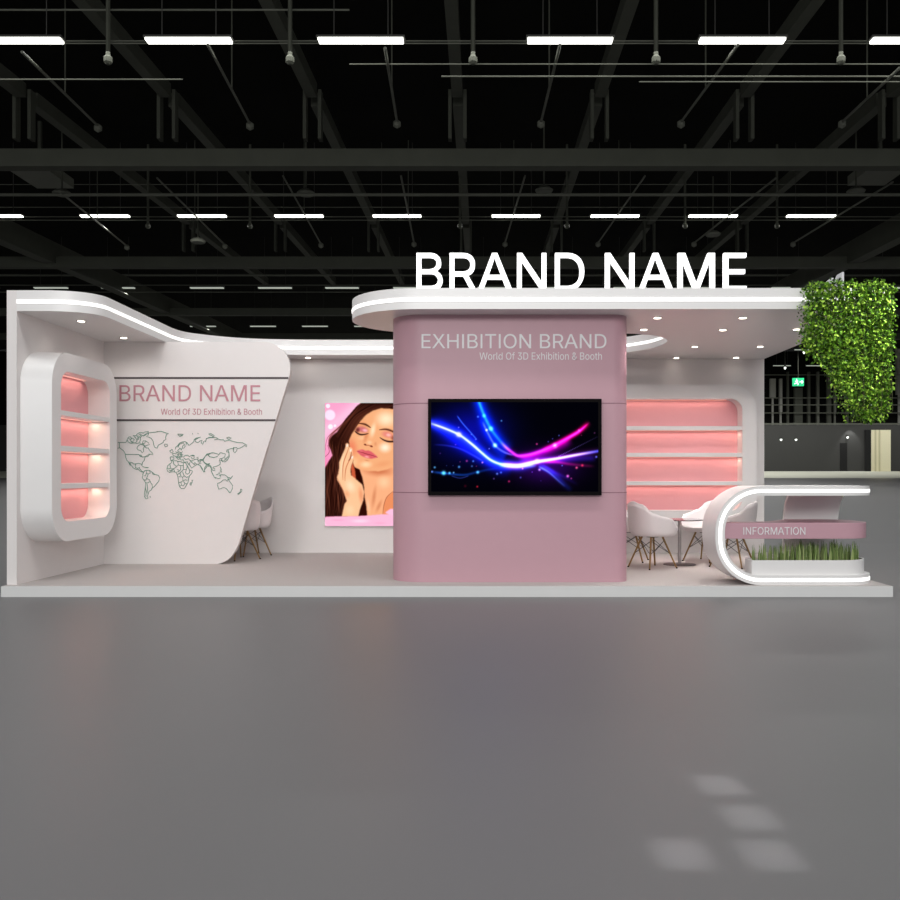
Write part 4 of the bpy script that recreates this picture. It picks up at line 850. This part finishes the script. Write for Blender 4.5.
for i, X in enumerate((-14, -9.6, -5.15, -.72, 3.62, 8.05, 12.5)):
    for y0, y1 in ((15, 27.4), (28.1, 42.9), (43.6, 58.6)):
        t = 11.28+.029*(y0-20)+EYE
        o = member('roof_joist', y0, y1, X-.16, X+.16, t, t+.42, BEAM, 'dark steel joist running lengthwise under the black roof', 'beam', 'lengthwise joists under the roof')
    for yb in (27.42, 42.95):
        t = rz(yb)+.35
        tag(obj('hanger_plate', M().box(X-.28, X-.18, yb, yb+.3, t, t+1.5).box(X+.18, X+.28, yb, yb+.3, t, t+1.5), BEAM, None, (X, yb, t)), 'pair of dark hanger plates between joist and cross beam', 'bracket', 'hanger plates on the cross beams')
# rails that carry the lamp rows
for y, lst in ((20.2, ((-14, 14, 37, .9), (-14, 14, 34.5, .7), (-14, -6.8, 73.5, 1.4), (-.9, 14, 70.5, 1.6), (3.6, 14, 76, 1.1), (-14, -3, 3, 2), (-3, 14, 58, .9))), (31, ((-20, 20, 192, 3.2),)), (35.5, ((-20, 20, 214.6, .9), (-20, 20, 218, .8), (-20, 20, 205, .9), (-20, 20, 182, .7))), (51.3, ((-30, 30, 284, 1.0), (-30, 30, 274, 2.2), (-30, 30, 291, .8)))):
    for x0, x1, py, th_ in lst:
        z = w(0, py, y)[1]; r_ = th_*y/900/2
        tag(obj('ceiling_pipe', M().tube([(x0, y+.3, z), (x1, y+.3, z)], max(r_, .015), 8), PIPE, None, (x0, y+.3, z)), 'dark thin pipe crossing the hall ceiling', 'pipe', 'thin pipes crossing the hall ceiling')
# sprinkler drops: rods that run lengthwise and end in a small head
for y0, y1, L_ in ((15.5, 25.6, ((22, 52, 98, 126), (0, 0, 0, 0), (208, 45, 250, 124), (385, 48, 397, 122), (560, 45, 541, 122), (738, 45, 681, 122), (900, 68, 842, 122))), (31, 39, ((60, 192, 127, 246), (157, 178, 225, 245), (283, 176, 321, 244), (401, 176, 414, 243), (525, 176, 505, 243), (645, 176, 598, 243), (776, 178, 694, 243), (893, 182, 793, 243)))):
    for xa, ya, xb, yb in L_:
        if xa == 0: continue
        A_, B_ = w(xa, ya, y0+4 if y0 < 20 else y0), w(xb, yb, y1)
        yy = y0+4 if y0 < 20 else y0
        t = thing('sprinkler_branch', (A_[0], yy, A_[1]), 'thin sprinkler rod with a small head running away under the roof', 'pipe', 'sprinkler rods under the roof')
        og = (A_[0], yy, A_[1])
        obj('rod', M().tube([(A_[0], yy, A_[1]), (B_[0], y1, B_[1])], .035, 6), PIPE, t, og)
        obj('hanger', M().tube([((A_[0]+B_[0])/2, (yy+y1)/2, (A_[1]+B_[1])/2), ((A_[0]+B_[0])/2, (yy+y1)/2, rz((yy+y1)/2)+2.9)], .02, 5), BEAM, t, og)
        obj('head', M().lathe([(.02, -.18), (.11, -.12), (.11, 0), (.03, .06)], (B_[0], y1, B_[1]), 10), PIPE, t, og)
# loudspeaker pods and round lamps between the rows
for px, py, y in ((62, 193, 31.5), (306, 193, 31.5), (544, 190, 31.5), (856, 191, 31.5), (198, 241, 37.5), (713, 234, 37.5)):
    X, Z = w(px, py, y)
    t = thing('round_ceiling_pod', (X, y, Z), 'dark round pod hanging below the hall roof', 'ceiling fitting', 'round pods under the roof')
    obj('dish', M().lathe([(.28, -.07), (.32, 0), (.2, .1)], n=20), PIPE, t); obj('stem', M().tube([(0, 0, .1), (0, 0, 2.4)], .03, 6), BEAM, t)
for px, py, y in ((40, 178, 33), (880, 175, 33)):
    X, Z = w(px, py, y)
    t = thing('ceiling_duct_box', (X, y, Z), 'grey boxy duct outlet hanging near the %s side of the ceiling' % ('left' if px < 400 else 'right'), 'duct')
    obj('box', M().box(-.7, .7, -1.2, 1.2, 0, .35), PIPE, t); obj('stem', M().box(-.06, .06, -.06, .06, .35, 2.6), BEAM, t)
# short vertical drops
rd = random.Random(9)
for y, pys in ((20.2, (20, 60)), (35.5, (190, 226))):
    for px in ((108, 290, 473, 656, 841) if y < 30 else (148, 250, 460, 567, 685, 777)):
        X, Z = w(px, pys[1], y)
        tag(obj('hanging_rod', M().tube([(X, y, Z), (X, y, rz(y)+2.9)], .05, 6).lathe([(.05, -.1), (.1, -.05), (.1, .05), (.04, .12)], (X, y, Z), 8), BEAM, None, (X, y, Z)), 'dark vertical rod hanging from the roof behind a lamp row', 'rod', 'vertical rods under the roof')

# ================================================================ LIGHT
W_ = bpy.data.worlds.new('hall_ambience'); S.world = W_; W_.use_nodes = True
bg = W_.node_tree.nodes['Background']; bg.inputs['Color'].default_value = (.97, .98, 1, 1); bg.inputs['Strength'].default_value = .6
def hall_light(x, y, z, e, sx, sy, tx=0, tz=0, ty=None):
    o = area(x, y, z, (0, 0, 0), sx, sy, e, (1, 1, .98), name='hall_lamp_and_fill')
    d_ = Vector((tx, ty if ty is not None else y, tz))-Vector((x, y, z)); o.rotation_euler = d_.to_track_quat('-Z', 'Y').to_euler(); return o
hall_light(-2, -12, 6.5, 1500, 12, 3, 0, 1.5, 9)  # stands for unseen hall rows, set low to brighten the booth front
hall_light(1.5, 5.2, 11, 520, 14, 1, 1.5, 0, 6.5)
hall_light(38, 100, 9, 1150, 40, 1, 38, 1.5, 103)  # added light without a fixture, brightens the apron and cream door
for y_, e_ in ((20, 500), (36, 1800), (51.5, 2600), (67, 2800), (82.5, 2800), (97, 3000)):
    hall_light(0, y_, rz(y_)-.2, e_, 70, .4, 0, 0)
o = area(-1.9, 4.5, 10.4, (0, 0, 0), 1.2, .4, 13, (1, .97, .96), 40, 'hall_lamp_and_fill'); o.rotation_euler = (Vector((-1.9, 12.8, 1.1))-Vector((-1.9, 4.5, 10.4))).to_track_quat('-Z', 'Y').to_euler()  # added fill aimed into the open bay to lift the rear wall
o = area(6, 2, 9.5, (0, 0, 0), .2, .2, 5, (1, 1, .95), 8, 'ivy_fill_light'); o.rotation_euler = (Vector((3.95, 8.9, 2.7))-Vector((6, 2, 9.5))).to_track_quat('-Z', 'Y').to_euler()  # narrow light added only to brighten the ivy
for px, py in ((718, 783), (748, 815), (680, 851), (768, 852)):
    y = EYE*900/(py-VY); x = (px-VX)*y/900
    area(x, y-.02, 3.6, (0, 0, 0), .17, .22, .07, (1, .98, 1), 2, name='floor_spot')
area(0, 10.62, 2.96, (math.radians(90), 0, math.pi), 3.4, .05, 9, (1, .97, .97), 24, name='rear_fascia_fill')  # hidden area light added to brighten the rear canopy fascia

area(2.85, 11.3, 2.8, (0, 0, 0), .1, .1, 6, (1, .97, .95), 60, name='chair_fill_spot')  # bare light added to brighten the chair behind the table
cam = bpy.data.cameras.new('camera'); co_ = bpy.data.objects.new('camera', cam); C.objects.link(co_)
co_.location = (0, 0, EYE); co_.rotation_euler = (math.radians(90), 0, 0)
cam.sensor_width = 36; cam.lens = 36.0; cam.shift_x = -(VX-450)/900; cam.shift_y = (VY-450)/900
cam.clip_end = 500; cam.clip_start = .1
S.camera = co_
vs = S.view_settings; vs.view_transform = 'Standard'; vs.look = 'None'; vs.gamma = 1; vs.use_curve_mapping = False; vs.exposure = 0
